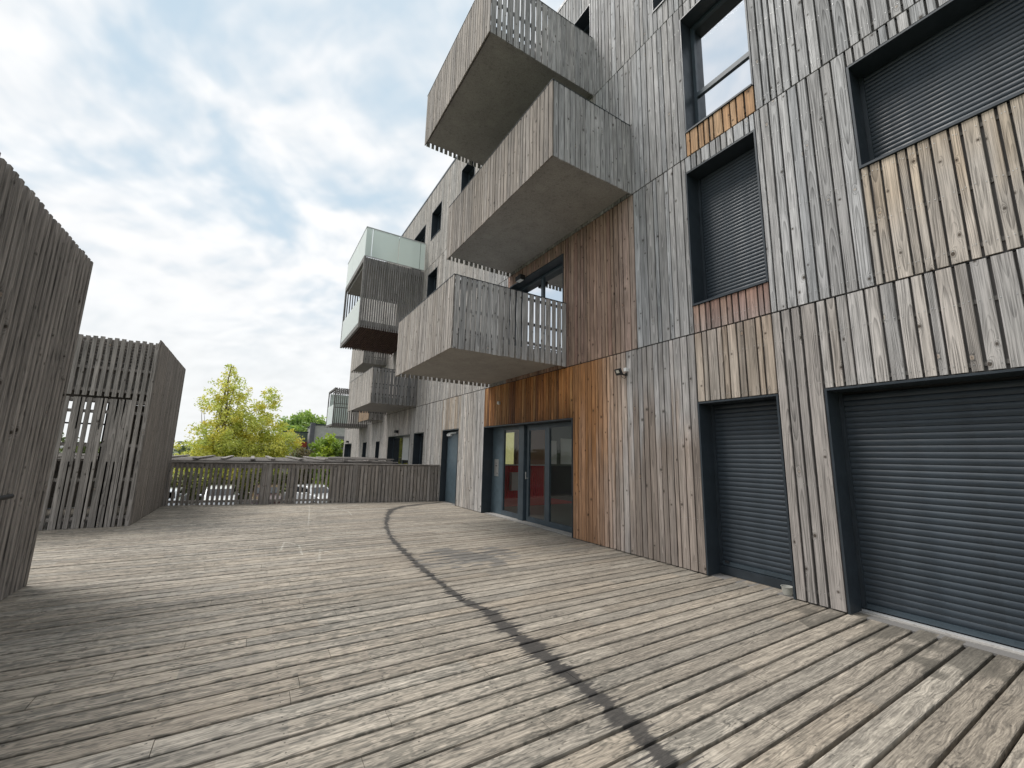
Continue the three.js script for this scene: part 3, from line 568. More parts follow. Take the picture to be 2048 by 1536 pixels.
new MB().box(2.79, 3.59, -9.78, 5.27, 3.6, -6.63).build('balcony_deck', new THREE.MeshStandardMaterial({ color: new THREE.Color(0.4, 0.4, 0.4), roughness: 0.8 }), building);
{ // loggia with slatted sides and a frosted glass guard on its roof
  const z0 = -19.75, z1 = -15.84, x0 = 2.86, y0 = 6.15, y1 = 9.03;
  const lg = new MB().box(x0 + 0.06, y0 + 0.12, z0 + 0.07, FX - 0.012, y0 + 0.3, z1 - 0.07).build('loggia', concrete, building); new MB().box(x0 + 0.09, y1 - 0.3, z0 + 0.07, FX - 0.012, y1 - 0.04, z1 - 0.07).build('ceiling_slab', concrete, lg); lg.userData.label = 'slatted loggia crowned by a frosted glass guard';
  slatRun(lg, [x0 + 0.09, z1 - 0.03], [FX - 0.02, z1 - 0.03], [0, 1], y0, y1 - 0.05, 0.046, 0.052, 0.036, 0.03, [0.30, 0.29, 0.285], 'slat', 0);
  slatRun(lg, [x0 + 0.09, z0 + 0.03], [FX - 0.02, z0 + 0.03], [0, -1], y0, y1 - 0.05, 0.046, 0.052, 0.06, 0.03, [0.30, 0.29, 0.285], 'slat', 0);
  for (let x = x0 + 0.1; x < FX - 0.05; x += 0.085) new MB().plank([x, y0 + 0.10, z0], [0, 0, 1], [1, 0, 0], [0, -1, 0], z1 - z0 - 0.06, 0.05, 0.06, 0.003, 1, woodUV(), () => [0.15, 0.085, 0.065]).build('soffit_slat', wood, lg);
  const fr = new MB().box(x0, y0, z0, x0 + 0.08, y0 + 0.16, z1).box(x0, y1 - 0.2, z0, x0 + 0.08, y1 - 0.02, z1).box(x0, y0 + 0.161, z1 - 0.09, x0 + 0.09, y1 - 0.201, z1).box(x0, y0 + 0.161, z0, x0 + 0.08, y1 - 0.201, z0 + 0.08);
  fr.build('frame', new THREE.MeshStandardMaterial({ map: woodMap, color: new THREE.Color(0.3, 0.29, 0.28), roughness: 0.8 }), lg);
  new MB().box(x0 + 0.01, y0 + 0.2, z0 + 0.1, x0 + 0.022, y0 + 1.2, z1 - 0.1).build('pane', frosted, lg);
  const gl = [[z0 + 0.02, -18.4], [-18.38, -17.1], [-17.08, z1 - 0.02]]; for (const [a, b] of gl) new MB().box(x0 + 0.01, y1 + 0.01, a, x0 + 0.022, y1 + 1.18, b).build('pane', frosted, lg);
  for (const [a, b] of [[x0 + 0.024, 3.1], [3.12, 4.15], [4.17, 5.05], [5.07, FX - 0.02]]) new MB().box(a, y1 + 0.01, z1 - 0.022, b, y1 + 1.18, z1 - 0.01).build('pane', frosted, lg);
  new MB().box(x0, y1 - 0.019, z0, x0 + 0.04, y1 + 0.009, z1).box(x0 + 0.041, y1 - 0.019, z1 - 0.04, FX - 0.013, y1 + 0.009, z1).box(x0, y1 + 1.181, z0, x0 + 0.035, y1 + 1.215, z1).box(x0 + 0.036, y1 + 1.181, z1 - 0.035, FX - 0.013, y1 + 1.215, z1).build('guard_rail', new THREE.MeshStandardMaterial({ color: new THREE.Color(0.45, 0.46, 0.45), metalness: 0.3, roughness: 0.5 }), lg);
}
{ // slatted cage balcony at the far end
  const z0 = -26.2, z1 = -23.93, x0 = 3.43, y0 = 2.87, y1 = 4.94, tone = [0.2, 0.185, 0.175];
  const cg = new MB().box(x0 + 0.05, y0 + 0.03, z0 + 0.05, FX - 0.012, y0 + 0.16, z1 - 0.05).build('cage_balcony', concrete, building); cg.userData.label = 'small open slatted cage balcony at the far end';
  slatRun(cg, [x0 + 0.06, z1 - 0.03], [FX - 0.02, z1 - 0.03], [0, 1], y0, y1, 0.035, 0.04, 0.07, 0.03, tone);
  slatRun(cg, [x0 + 0.06, z0 + 0.03], [FX - 0.02, z0 + 0.03], [0, -1], y0, y1, 0.035, 0.04, 0.09, 0.03, tone);
  new MB().box(x0 + 0.02, y0 + 0.12, z0 + 0.1, x0 + 0.03, y0 + 1.15, z1 - 0.1).build('pane', frosted, cg);
  new MB().box(x0 + 0.1, y0 + 0.2, z0 + 0.075, 4.6, y1 - 0.12, z0 + 0.085).build('pane', frosted, cg);
  const f = new MB(); for (const y of [y0, y1 - 0.1]) f.box(x0, y, z0, x0 + 0.07, y + 0.1, z1); for (const z of [z0, z1 - 0.07]) f.box(x0, y0 + 0.101, z, x0 + 0.055, y1 - 0.101, z + 0.07);
  f.box(x0 + 0.071, y0 + 0.98, z1 - 0.062, FX - 0.03, y0 + 1.02, z1 - 0.031).box(x0 + 0.071, y0 + 1.2, z1 - 0.062, FX - 0.03, y0 + 1.23, z1 - 0.031);
  f.build('frame', new THREE.MeshStandardMaterial({ map: woodMap, color: new THREE.Color(0.2, 0.19, 0.18), roughness: 0.8 }), cg);
  for (let x = x0 + 0.1; x < FX - 0.05; x += 0.12) new MB().box(x, y1 - 0.06, z0 + 0.08, x + 0.05, y1 - 0.01, z1 - 0.04, tone).build('roof_slat', wood, cg);
}

// ---------------------------------------------------------------- screens on the left of the deck
{
  const A = thing('slatted_enclosure', 'tall batten-clad enclosure cropped by the left edge of the picture', 'enclosure', [-2.6, 0, -4]);
  new MB().box(-3.3, 0.002, -6.83, -1.993, 3.66, 1.2).build('core', membrane, A);
  for (let z = -6.84; z < 0.9; z += 0.102) { const mb = new MB(), f = rr(0.85, 1.15), q = rnd(); mb.plank([-1.991, 0.003, z + 0.03], [0, 1, 0], [0, 0, 1], [1, 0, 0], 3.735 + rr(-0.012, 0.012), 0.058, 0.062, 0.004, 2, woodUV(), (l, w) => scl(SCREEN, f * (0.9 + 0.2 * vn(l + q * 40, w * 20)))); mb.build('batten', wood, A); }
  const tube = new THREE.TubeGeometry(new THREE.CatmullRomCurve3([new THREE.Vector3(-1.86, 1.03, -5.80), new THREE.Vector3(-1.86, 1.03, -4.4), new THREE.Vector3(-1.86, 1.03, -3.0)]), 12, 0.022, 10);
  put('handrail', tube, black, A);
  const br = new MB(); for (const z of [-5.5, -4.0]) br.box(-1.93, 1.0, z, -1.875, 1.02, z + 0.02); br.build('handrail_bracket', black, A);
}
{
  const B = thing('slatted_enclosure', 'slatted timber enclosure with an open front, standing by the fence', 'enclosure', [-3.2, 0, -12.8]);
  const T = SCREEN, zf = -11.0, xr = -1.876;
  // side towards the deck: close boards
  slatRun(B, [xr - 0.024, -14.78], [xr - 0.024, zf - 0.03], [1, 0], 0.003, 3.72, 0.075, 0.10, 0.007, 0.024, SCREEN, 'side_board', 0.1);
  new MB().box(xr - 0.05, 0.003, -14.78, xr - 0.026, 3.69, -11.12).build('side_backing', membrane, B);
  // front: upper row, lower row, open spaces between
  let n = 0;
  for (let x = xr - 0.045; x > -4.7; x -= 0.105, n++) {
    const whole = n < 3; const mk = (y0, y1, dx) => { const mb = new MB(), f = rr(0.82, 1.2), q = rnd(); mb.plank([x + dx, y0, zf - 0.03], [0, 1, 0], [1, 0, 0], [0, 0, 1], y1 - y0, 0.066, 0.03, 0.003, 2, woodUV(), (l, w) => scl(T, f * (0.9 + 0.2 * vn(l + q * 40, w * 20)))); mb.build('front_slat', wood, B); };
    if (whole) mk(0.003, 3.64 + rr(-0.01, 0.01), 0); else { mk(2.47, 3.64 + rr(-0.01, 0.01), 0); mk(0.003, 2.43, rr(-0.012, 0.006)); if ([3, 4, 5, 7, 10, 13, 16, 19].includes(n)) mk(0.003, 2.43, 0.062); }
  }
  for (const y of [0.14, 0.85, 1.5, 2.14, 2.36, 2.56, 3.0]) new MB().box(-4.7, y, zf - 0.075, xr - 0.06, y + 0.06, zf - 0.031, T).build('front_rail', wood, B);
  for (let y = 3.1; y < 3.6; y += 0.062) new MB().plank([-4.7, y, zf - 0.10], [1, 0, 0], [0, 1, 0], [0, 0, 1], 2.75, 0.05, 0.02, 0.003, 1, woodUV(), () => T).build('louvre_board', wood, B);
  const dim = new THREE.MeshStandardMaterial({ map: woodMap, color: new THREE.Color(...SCREEN), roughness: 0.9 });
  new MB().box(-4.9, 2.62, -14.78, xr - 0.052, 2.72, zf - 0.13).build('roof', dim, B);
  new MB().box(-4.9, 2.721, zf - 0.16, xr - 0.052, 3.6, zf - 0.13).build('upper_panel', dim, B);
  new MB().box(-3.3, 0.003, -14.78, xr - 0.052, 2.61, -14.72).build('back_panel', dim, B);
  new MB().box(-4.9, 0.003, -14.78, -3.31, 1.14, -14.73).build('back_parapet', dim, B);
  const posts = new MB(); for (const x of [-3.9, -3.35]) posts.box(x, 1.141, -14.77, x + 0.06, 2.615, -14.71); posts.box(-4.9, 1.55, -14.705, -3.03, 1.59, -14.68).box(-4.9, 2.05, -14.705, -3.03, 2.09, -14.68); posts.build('back_posts', black, B);
  new MB().box(-4.95, 0.003, -14.7, -4.901, 3.6, zf - 0.04).build('far_side', dim, B);
}
// ---------------------------------------------------------------- the fence at the end of the deck
{
  const F = thing('slatted_fence', 'low slatted timber fence closing the far end of the deck', 'fence', [1.7, 0, -13.8]);
  const P0 = [-1.86, -14.50], P1 = [5.26, -13.075], L = Math.hypot(P1[0] - P0[0], P1[1] - P0[1]), d = [(P1[0] - P0[0]) / L, (P1[1] - P0[1]) / L], N = [-d[1], d[0]];
  const at = (s, o) => [P0[0] + d[0] * s + N[0] * o, P0[1] + d[1] * s + N[1] * o];
  const T = SCREEN;
  const bar = (name, s0, s1, o, y0, y1, t, f = 1) => { const a = at(s0, o); new MB().plank([a[0], (y0 + y1) / 2, a[1]], [d[0], 0, d[1]], [0, 1, 0], [N[0], 0, N[1]], s1 - s0, y1 - y0, t, 0.004, 2, woodUV(), () => scl(T, f)).build(name, wood, F); };
  for (const [a, b] of [[0, 2.28], [2.285, 4.7], [4.705, L]]) { bar('top_rail', a, b, -0.035, 0.985, 1.125, 0.034); bar('bottom_rail', a, b, -0.035, 0.06, 0.12, 0.034); }
  for (const [a, b] of [[0, 2.28], [2.285, 4.7], [4.705, L]]) { const q = at(a, 0.0); new MB().plank([q[0], 1.128, q[1]], [d[0], 0, d[1]], [N[0], 0, N[1]], [0, 1, 0], b - a, 0.12, 0.03, 0.004, 2, woodUV(), () => T).build('cap_board', wood, F); }
  for (let s = 0.06; s < L - 0.03; s += s < 4.3 ? 0.113 : 0.108) {
    const w = s < 4.3 ? rr(0.062, 0.07) : rr(0.08, 0.09), f = rr(0.82, 1.2), q = rnd(), a = at(s, 0.0);
    new MB().plank([a[0], -0.02, a[1]], [0, 1, 0], [d[0], 0, d[1]], [N[0], 0, N[1]], 1.125 + rr(-0.008, 0.002), w, 0.024, 0.006, 2, woodUV(), (l, ww) => scl(lerp3(T, TAN, 0.12 * q), f * (0.9 + 0.2 * vn(l * 2 + q * 30, ww * 20)))).build('slat', wood, F);
    if (s > 4.0) { const b = at(s + 0.054, -0.068); new MB().plank([b[0], -0.02, b[1]], [0, 1, 0], [d[0], 0, d[1]], [N[0], 0, N[1]], 1.1, 0.085, 0.024, 0.004, 1, woodUV(), () => scl(T, f)).build('slat', wood, F); }
  }
  for (const s of [0.02, 2.26, 2.40, 4.72]) { const a = at(s, 0.026); new MB().plank([a[0], -0.02, a[1]], [0, 1, 0], [d[0], 0, d[1]], [N[0], 0, N[1]], 1.14, 0.085, 0.05, 0.005, 2, woodUV(), () => T).build('post', wood, F); }
}
// ---------------------------------------------------------------- carport roof beyond the fence
{
  const C = thing('carport', 'low slatted timber carport roof showing just above the fence', 'carport', [-1, GROUND, -19]);
  const T = SCREEN;
  for (const [x, z] of [[-7.5, -16], [-7.5, -22], [-3, -22], [-3, -16.5], [1.5, -22], [1.2, -16.2], [4.2, -21]]) new MB().box(x, GROUND, z, x + 0.14, 1.0, z + 0.14).build('post', dimWood(), C);
  for (const z of [-15.95, -18.9, -21.95]) new MB().box(-9, 1.001, z, 4.5, 1.14, z + 0.1).build('beam', dimWood(), C);
  for (let z = -15.4; z > -22.6; z -= 0.24) { const f = rr(0.7, 1.2); new MB().plank([-9, 1.141 + rr(0, 0.02), z], [1, 0, rr(-0.006, 0.006)], [0, 0, 1], [0, 1, 0], 13.4 + rr(-0.3, 0.2), 0.11, 0.03, 0.004, 2, woodUV(), () => scl(T, f)).build('roof_slat', wood, C); }
  for (let x = -8.7; x < 4.5; x += 0.72) { const f = rr(0.8, 1.2), x1 = x + rr(-0.1, 0.1); new MB().plank([x1, 1.195 + rr(0, 0.02), -15.3 - rr(0, 0.4)], [0, 0, -1], [1, 0, 0], [0, 1, 0], 7.2 + rr(-0.4, 0.3), 0.12, 0.045, 0.004, 2, woodUV(), () => scl(T, f)).build('batten', wood, C); }
  for (let k = 0; k < 7; k++) { const f = rr(0.9, 1.25), z = -15.6 - k * 0.75, x = 2.2 + k * 0.12; new MB().plank([x, 1.245, z], [1, 0, 0], [0, 0, 1], [0, 1, 0], rr(1.5, 2.3), 0.14, 0.04, 0.004, 2, woodUV(), () => scl(T, f)).build('loose_board', wood, C); }
}
function dimWood() { return dimWood.m ??= new THREE.MeshStandardMaterial({ map: woodMap, color: new THREE.Color(...SCREEN), roughness: 0.85 }); }

// ---------------------------------------------------------------- small things on and by the facade
{
  const f = thing('floodlight', 'black wall floodlight fixed between orange and grey boards near the entrance', 'floodlight', [FX - 0.1, 2.92, -4.94]);
  const head = new THREE.BoxGeometry(0.035, 0.11, 0.13); const M = new THREE.Matrix4().makeRotationZ(0.5).setPosition(FX - 0.115, 2.95, -4.98); head.applyMatrix4(M); put('housing', head, black, f);
  const face = new THREE.BoxGeometry(0.005, 0.05, 0.062); face.translate(-0.02, 0.012, 0); face.applyMatrix4(M); put('lens', face, new THREE.MeshStandardMaterial({ color: new THREE.Color(0.7, 0.68, 0.6), roughness: 0.25 }), f);
  new MB().box(FX - 0.075, 2.95, -4.905, FX - 0.008, 3.01, -4.85).build('junction_box', whitePaint, f);
  new MB().box(FX - 0.1, 2.90, -4.97, FX - 0.004, 2.914, -4.93).box(FX - 0.022, 2.885, -4.928, FX - 0.004, 2.93, -4.89).build('bracket', black, f);
  put('cable', new THREE.TubeGeometry(new THREE.CatmullRomCurve3([new THREE.Vector3(FX - 0.09, 2.9, -4.96), new THREE.Vector3(FX - 0.06, 2.86, -4.95), new THREE.Vector3(FX - 0.025, 2.84, -4.93), new THREE.Vector3(FX - 0.008, 2.885, -4.91)]), 14, 0.004, 6), black, f);
  const s = thing('motion_sensor', 'small pale sensor on the orange lintel above the entrance', 'sensor', [FX - 0.03, 2.83, -9.22]);
  const sg = new THREE.SphereGeometry(0.035, 16, 12); sg.scale(1, 1.3, 1); sg.translate(FX - 0.05, 2.83, -9.22); put('dome', sg, whitePaint, s); new MB().box(FX - 0.03, 2.79, -9.255, FX - 0.003, 2.87, -9.185).build('mount', steel, s);
  for (const [y, z, l] of [[2.42, -18.1, 'black box lamp above the patio door beyond the fence'], [2.17, -29.1, 'black box lamp above the farthest ground-floor opening'], [5.86, -8.25, 'black box lamp under the middle balcony']]) {
    const w = thing('wall_lamp', l, 'lamp', [FX, y, z]); new MB().box(FX - 0.14, y - 0.06, z - 0.12, FX - 0.004, y + 0.06, z + 0.12).build('housing', black, w); new MB().box(FX - 0.13, y - 0.066, z - 0.1, FX - 0.03, y - 0.0605, z + 0.1).build('diffuser', whitePaint, w);
  }
  const b = thing('plastic_tub', 'small cloudy plastic tub on the deck beside the narrow shutter', 'tub', [5.38, 0, -2.66]);
  const pts = [[0, 0.003], [0.042, 0.003], [0.046, 0.006], [0.058, 0.088], [0.063, 0.09], [0.063, 0.095], [0.056, 0.094], [0.044, 0.009], [0, 0.008]].map((q) => new THREE.Vector2(...q));
  const tub = new THREE.LatheGeometry(pts, 28); tub.translate(5.38, 0, -2.66); put('shell', tub, new THREE.MeshPhysicalMaterial({ color: new THREE.Color(0.7, 0.7, 0.66), transmission: 0.5, thickness: 0, roughness: 0.45 }), b);
  const p = thing('white_pipe', 'short white pipe and box on the lowest near balcony', 'pipe', [2.95, 3.6, -6.95]);
  const pg = new THREE.CylinderGeometry(0.045, 0.045, 1.26, 16); pg.translate(2.95, 4.23, -7.0); put('pipe', pg, whitePaint, p); new MB().box(2.9, 4.62, -6.98, 3.25, 4.70, -6.62).build('box', whitePaint, p);
}

// ---------------------------------------------------------------- cars below the deck
function car(x, z, turn, body, label, name = 'parked_car') {
  const c = thing(name, label, 'car', [x, GROUND, z], 'cars parked beyond the fence'); c.rotation.y = turn;
  const paint = new THREE.MeshPhysicalMaterial({ color: new THREE.Color(...body), roughness: 0.35, clearcoat: 1, clearcoatRoughness: 0.05 });
  const loft = (pts, hw, inset, bev) => { const s = new THREE.Shape(pts.map((q) => new THREE.Vector2(...q))); const g = new THREE.ExtrudeGeometry(s, { depth: hw * 2 - bev * 2, bevelEnabled: true, bevelThickness: bev, bevelSize: bev, bevelSegments: 3, curveSegments: 8 }); g.translate(0, 0, -hw + bev); return g; };
  const own = (n, g, m) => { const k = new THREE.Mesh(g, m); k.name = n; k.castShadow = k.receiveShadow = true; c.add(k); return k; };
  // x forwards, z across
  own('body', loft([[-2.0, 0.32], [-2.06, 0.62], [-1.98, 0.92], [-1.5, 1.0], [0.75, 0.98], [1.55, 0.86], [1.98, 0.72], [2.05, 0.45], [1.98, 0.26], [-1.9, 0.26]], 0.86, 0, 0.07), paint);
  const cab = loft([[-1.85, 0.98], [-1.55, 1.40], [-1.0, 1.5], [0.1, 1.49], [0.5, 1.38], [1.05, 0.96]], 0.74, 0, 0.05);
  const cabin = own('cabin', cab, paint);
  const glass = new THREE.MeshPhysicalMaterial({ color: new THREE.Color(0.03, 0.035, 0.04), roughness: 0.05, ior: 1.7 });
  const ws = (a, b, hw0, hw1, n) => { const mb = new MB(); const nx = b[1] - a[1], ny = -(b[0] - a[0]), q = Math.hypot(nx, ny), nn = [nx / q, ny / q, 0], o = n * 0.064; mb.quad([a[0] + nn[0] * o, a[1] + nn[1] * o, hw0], [a[0] + nn[0] * o, a[1] + nn[1] * o, -hw0], [b[0] + nn[0] * o, b[1] + nn[1] * o, -hw1], [b[0] + nn[0] * o, b[1] + nn[1] * o, hw1], [nn[0] * n, nn[1] * n, 0], [[0, 0], [1, 0], [1, 1], [0, 1]]); return mb.geometry(); };
  own('windscreen', ws([0.97, 1.02], [0.53, 1.37], 0.66, 0.58, 1), glass); own('rear_window', ws([-1.8, 1.05], [-1.58, 1.36], 0.62, 0.56, -1), glass);
  for (const s of [-1, 1]) {
    const g = new THREE.ShapeGeometry(new THREE.Shape([[-1.6, 1.04], [-1.42, 1.36], [-0.95, 1.43], [0.08, 1.42], [0.42, 1.33], [0.82, 1.04]].map((q) => new THREE.Vector2(...q)))); if (s < 0) g.rotateY(Math.PI), g.scale(-1, 1, 1); g.translate(0, 0, s * 0.744); own('side_window', g, glass);
    const hl = new THREE.SphereGeometry(0.13, 16, 10); hl.scale(0.8, 0.55, 1.2); hl.translate(1.93, 0.68, s * 0.62); own('headlight', hl, new THREE.MeshPhysicalMaterial({ color: new THREE.Color(0.8, 0.8, 0.82), roughness: 0.1, clearcoat: 1 }));
    const tl = new THREE.BoxGeometry(0.1, 0.26, 0.2); tl.translate(-2.03, 0.8, s * 0.68); own('tail_light', tl, new THREE.MeshStandardMaterial({ color: new THREE.Color(0.4, 0.02, 0.02), roughness: 0.25 }));
    const mi = new THREE.SphereGeometry(0.1, 12, 8); mi.scale(0.7, 0.7, 1.1); mi.translate(0.62, 1.06, s * 0.95); own('mirror', mi, paint);
    for (const x of [-1.28, 1.28]) { const t = new THREE.TorusGeometry(0.24, 0.085, 10, 24); t.translate(x, 0.325, s * 0.8); const w = own('wheel', t, black); const r = new THREE.CylinderGeometry(0.2, 0.2, 0.1, 20); r.rotateX(Math.PI / 2); r.translate(x, 0.325, s * 0.81); const rim = new THREE.Mesh(r, steel); rim.name = 'rim'; w.add(rim); }
  }
  const gr = new THREE.BoxGeometry(0.06, 0.14, 0.9); gr.translate(2.08, 0.45, 0); own('grille', gr, black);
  const pl = new THREE.BoxGeometry(0.02, 0.11, 0.5); pl.translate(-2.12, 0.55, 0); own('number_plate', pl, whitePaint);
  return c;
}
car(-1.5, -33.4, -Math.PI / 2, [0.75, 0.76, 0.77], 'white car facing the deck, seen through the fence slats');
car(-4.15, -33.0, Math.PI / 2, [0.62, 0.64, 0.66], 'pale grey car with its tail lights towards the deck, leftmost behind the fence');
car(3.95, -33.2, -Math.PI / 2 + 0.5, [0.75, 0.76, 0.77], 'white car parked at an angle, rightmost behind the fence');
car(1.1, -34.0, -Math.PI / 2, [0.07, 0.025, 0.022], 'dark car in the middle of the row behind the fence');
car(-9.4, -30.2, Math.PI / 2, [0.03, 0.06, 0.12], 'dark blue car glimpsed through the slatted enclosure');

// ---------------------------------------------------------------- trees, hedge and houses beyond
const bark = new THREE.MeshStandardMaterial({ color: new THREE.Color(0.16, 0.13, 0.09), roughness: 0.95 });
const leafMat = new THREE.MeshPhysicalMaterial({ vertexColors: true, roughness: 0.85, transmission: 0.45, thickness: 0, side: THREE.DoubleSide });
function limb(a, b, r0, r1, sway = 0.15) {
  const m = a.clone().lerp(b, 0.5).add(new THREE.Vector3(rr(-1, 1), rr(-0.3, 0.6), rr(-1, 1)).multiplyScalar(a.distanceTo(b) * sway));
  const cv = new THREE.QuadraticBezierCurve3(a, m, b), g = new THREE.TubeGeometry(cv, 8, 1, 6, false), p = g.attributes.position;
  for (let i = 0; i <= 8; i++) { const c = cv.getPoint(i / 8), r = mix(r0, r1, i / 8); for (let j = 0; j <= 6; j++) { const k = i * 7 + j; p.setXYZ(k, c.x + (p.getX(k) - c.x) * r, c.y + (p.getY(k) - c.y) * r, c.z + (p.getZ(k) - c.z) * r); } }
  return g;
}
function leafCloud(spots, per, size, cols, aspect = 0.5) {
  const pos = [], nor = [], col = [], uv = [];
  for (const [x, y, z, r, dens] of spots) {
    const base = pick(cols), n = Math.round(per * dens);
    for (let k = 0; k < n; k++) {
      const th = rnd() * 6.2832, ph = Math.acos(rr(-1, 1)), q = r * Math.pow(rnd(), 0.45), cx = x + q * Math.sin(ph) * Math.cos(th), cy = y + q * Math.cos(ph) * 0.8, cz = z + q * Math.sin(ph) * Math.sin(th);
      const a = new THREE.Vector3(rr(-1, 1), rr(-1, 0.6), rr(-1, 1)).normalize(), b = new THREE.Vector3(rr(-1, 1), rr(-1, 1), rr(-1, 1)).cross(a).normalize(), s = size * rr(0.6, 1.4), t = s * aspect, n3 = a.clone().cross(b), f = rr(0.75, 1.25), h = rr(-0.04, 0.04);
      const c = [base[0] * f * (1 + h), base[1] * f, base[2] * f];
      const P = (u, v) => pos.push(cx + a.x * u + b.x * v, cy + a.y * u + b.y * v, cz + a.z * u + b.z * v);
      P(-s, 0); P(0, -t); P(s, 0); P(-s, 0); P(s, 0); P(0, t);
      for (let v = 0; v < 6; v++) { nor.push(n3.x, n3.y, n3.z); col.push(...c); uv.push(0, 0); }
    }
  }
  const g = new THREE.BufferGeometry(); g.setAttribute('position', new THREE.Float32BufferAttribute(pos, 3)); g.setAttribute('normal', new THREE.Float32BufferAttribute(nor, 3)); g.setAttribute('color', new THREE.Float32BufferAttribute(col, 3)); g.setAttribute('uv', new THREE.Float32BufferAttribute(uv, 2));
  return g;
}
function tree(name, label, [bx, by, bz], trunkTop, r, lobes, per, size, cols, aspect, group, stems = 1) {
  const t = thing(name, label, name.includes('hedge') ? 'hedge' : name.includes('shrub') ? 'shrub' : 'tree', [bx, by, bz], group);
  const wood_ = [], spots = [];
  for (const [cx, cy, cz, rx, ry, rz, n, cr, dens] of lobes) {
    for (let k = 0; k < n; k++) {
      const th = rnd() * 6.2832, ph = Math.acos(rr(-1, 1)), q = Math.pow(rnd(), 0.42);
      spots.push([cx + rx * q * Math.sin(ph) * Math.cos(th), cy + ry * q * Math.cos(ph), cz + rz * q * Math.sin(ph) * Math.sin(th), cr * rr(0.6, 1.3), dens * rr(0.6, 1.3)]);
    }
  }
  for (let s = 0; s < stems; s++) wood_.push(limb(new THREE.Vector3(bx + (s - (stems - 1) / 2) * 0.35, by, bz), new THREE.Vector3(bx + (trunkTop[0] - bx) * (s ? rr(-0.6, 1.4) : 1), trunkTop[1] * (s ? rr(0.6, 0.9) : 1), trunkTop[2]), r, r * 0.18, 0.04));
  for (let k = 0; k < spots.length; k += Math.ceil(spots.length / 46)) { const p = spots[k], u = rr(0.25, 0.8); const a = new THREE.Vector3(mix(bx, trunkTop[0], u), mix(by, Math.min(trunkTop[1], p[1]), u), mix(bz, trunkTop[2], u)); wood_.push(limb(a, new THREE.Vector3(p[0], p[1], p[2]), r * 0.3, r * 0.05)); }
  put('trunk', mergeGeometries(wood_), bark, t);
  put('crown', leafCloud(spots, per, size, cols, aspect), leafMat, t);
  return t;
}
const YEL = [[0.72, 0.71, 0.14], [0.69, 0.70, 0.14], [0.63, 0.67, 0.15], [0.76, 0.69, 0.12], [0.56, 0.63, 0.14]];
tree('willow_tree', 'tall yellow-green feathery tree behind the fence', [-2.3, GROUND, -40], [-2.2, 8.2, -40], 0.16,
  [[-1.0, -0.4, -40, 4.9, 2.3, 2.6, 170, 0.75, 1], [-0.9, 1.5, -40, 4.3, 2.2, 2.5, 150, 0.7, 1], [-1.0, 3.3, -40, 2.9, 1.3, 1.8, 70, 0.6, 0.8], [2.2, 2.5, -40.3, 1.3, 1.3, 1.2, 26, 0.55, 0.8], [-1.9, 4.9, -40, 2.2, 1.1, 1.4, 60, 0.5, 0.32], [-2.1, 6.2, -40, 1.5, 1.1, 1.0, 40, 0.45, 0.24], [-2.2, 7.5, -40, 0.7, 0.9, 0.5, 16, 0.34, 0.2], [0.8, 5.2, -40.3, 0.95, 1.6, 0.8, 46, 0.42, 0.26]], 115, 0.105, YEL, 0.42, undefined, 3);
tree('round_tree', 'rounded mid-green tree farther back, right of the yellow tree', [5.6, GROUND, -62], [5.6, 5.0, -62], 0.25, [[5.5, 3.6, -62, 3.0, 2.9, 2.6, 120, 0.9, 1], [8.6, 2.8, -63, 2.0, 2.3, 2, 60, 0.8, 1]], 80, 0.2, [[0.38, 0.52, 0.10], [0.44, 0.58, 0.10], [0.26, 0.40, 0.09]], 0.6);
tree('young_tree', 'bright yellow-green young tree at the corner of the timber building', [5.1, GROUND, -36.5], [5.15, 2.6, -36.5], 0.09, [[5.15, 1.3, -36.5, 1.25, 1.5, 1.1, 70, 0.45, 1], [5.1, -0.6, -36.5, 1.2, 1.2, 1.0, 36, 0.45, 1]], 70, 0.12, [[0.48, 0.58, 0.04], [0.38, 0.5, 0.04], [0.26, 0.38, 0.04]], 0.6);
tree('shrub', 'dark reddish-green shrub left of the bright young tree', [3.85, GROUND, -37.6], [3.9, 1.2, -37.6], 0.07, [[3.85, 0.4, -37.6, 1.1, 1.5, 1.0, 60, 0.45, 1]], 60, 0.11, [[0.2, 0.17, 0.06], [0.13, 0.16, 0.05], [0.25, 0.2, 0.1]], 0.6, undefined, 3);
tree('shrub', 'dark olive shrub right of the bright young tree', [6.4, GROUND, -36.2], [6.4, 1.6, -36.2], 0.07, [[6.35, 0.6, -36.2, 0.9, 1.8, 0.9, 50, 0.45, 1]], 60, 0.11, [[0.12, 0.14, 0.05], [0.15, 0.17, 0.05]], 0.6, undefined, 3);
{
  const h = thing('hedge', 'olive hedge behind the parked cars', 'hedge', [-4, GROUND, -37.8]);
  const sp = []; for (let k = 0; k < 330; k++) sp.push([rr(-16, 7), rr(GROUND + 0.2, -0.35), -37.9 + rr(-0.5, 0.5), 0.5, 1]);
  put('foliage', leafCloud(sp, 55, 0.12, [[0.14, 0.16, 0.035], [0.19, 0.19, 0.04], [0.1, 0.12, 0.03]], 0.5), leafMat, h);
  const st = []; for (let x = -15.5; x < 7; x += 1.1) st.push(limb(new THREE.Vector3(x, GROUND, -37.9), new THREE.Vector3(x + rr(-0.2, 0.2), -0.7, -37.9), 0.05, 0.02)); put('stems', mergeGeometries(st), bark, h);
  const sp2 = []; for (let k = 0; k < 420; k++) { const x = rr(-110, 70); sp2.push([x, rr(GROUND, 1.2 + 2.4 * vn(x / 7, 3)), -112 + rr(-4, 4), 1.7, 1]); }
  stuff(tag(put('distant_wood', leafCloud(sp2, 40, 0.45, [[0.12, 0.16, 0.06], [0.15, 0.18, 0.06], [0.1, 0.14, 0.06]], 0.6), leafMat), 'low distant line of trees on the horizon', 'trees'));
}
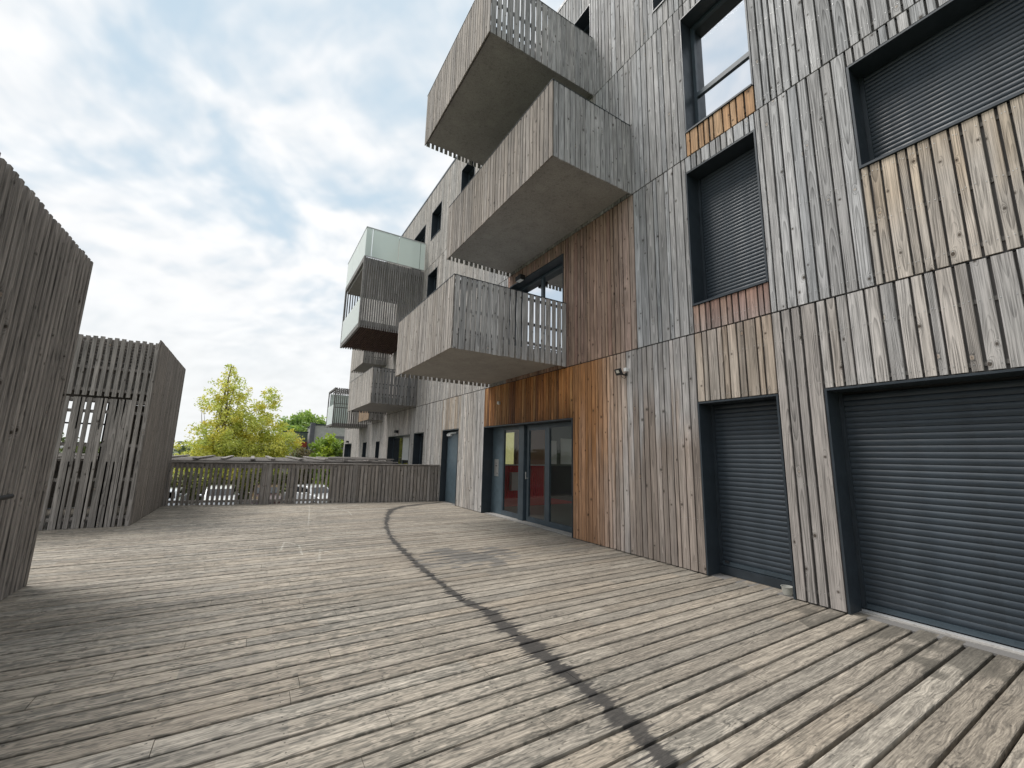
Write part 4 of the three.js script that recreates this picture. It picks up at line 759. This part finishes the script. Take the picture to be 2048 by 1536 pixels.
function house(name, label, x0, x1, z0, z1, top, wallMat, windows, extra) {
  const h = thing(name, label, 'house', [(x0 + x1) / 2, GROUND, (z0 + z1) / 2]);
  new MB().box(x0, GROUND, z0, x1, top, z1).build('wall', wallMat, h);
  new MB().box(x0 - 0.1, top + 0.002, z0 - 0.1, x1 + 0.1, top + 0.14, z1 + 0.1).build('roof', metal, h);
  for (const [a, b, c, d] of windows) { const w = new MB().box(a, c, z1 + 0.002, b, d, z1 + 0.05).build('window', whitePaint, h); new MB().box(a + 0.07, c + 0.07, z1 + 0.0505, b - 0.07, d - 0.07, z1 + 0.06).build('pane', darkGlass, w); }
  if (extra) extra(h, z1);
  return h;
}
const render = (r, g, b) => new THREE.MeshStandardMaterial({ map: concreteMap, color: new THREE.Color(r, g, b), roughness: 0.9 });
house('rendered_house', 'pale grey flat-roofed house beyond the trees, beside the timber building', 5.7, 12.5, -62, -52, 4.45, render(0.82, 0.81, 0.78), [[8.4, 9.6, 0.6, 2.0], [10.2, 11.4, 0.6, 2.0]], (h, z) => { new MB().box(5.25, GROUND, z - 0.5, 5.699, 4.7, z + 0.3).build('end_wall', render(0.22, 0.22, 0.25), h); new MB().box(7.2, 1.8, z + 0.061, 10, 3.3, z + 0.09).build('cladding_panel', render(0.3, 0.29, 0.31), h); });
house('rendered_house', 'small grey-green house with a red band, glimpsed beyond the yellow tree', 2.6, 5.1, -60, -53, 3.55, render(0.7, 0.7, 0.7), [[4.1, 4.4, -0.2, 1.1], [4.6, 4.95, -0.2, 1.1], [3.0, 3.6, 0, 1.2]], (h, z) => { new MB().box(4.05, 2.55, z + 0.002, 5.12, 3.549, z + 0.08).build('cladding_panel', render(0.2, 0.26, 0.2), h); new MB().box(3.95, 1.95, z + 0.002, 5.13, 2.549, z + 0.12).build('red_band', render(0.6, 0.12, 0.06), h); });
{ // garden wall and tree behind the building, seen through the lobby
  const gw = tag(new MB().box(30, GROUND, -62, 30.3, 6.5, -38).build('garden_wall', new THREE.MeshStandardMaterial({ map: concreteMap, color: new THREE.Color(0.72, 0.66, 0.28), roughness: 0.9 }), scene), 'yellow rendered wall glimpsed through the lobby of the entrance', 'wall');
}

renderer.render(scene, camera);
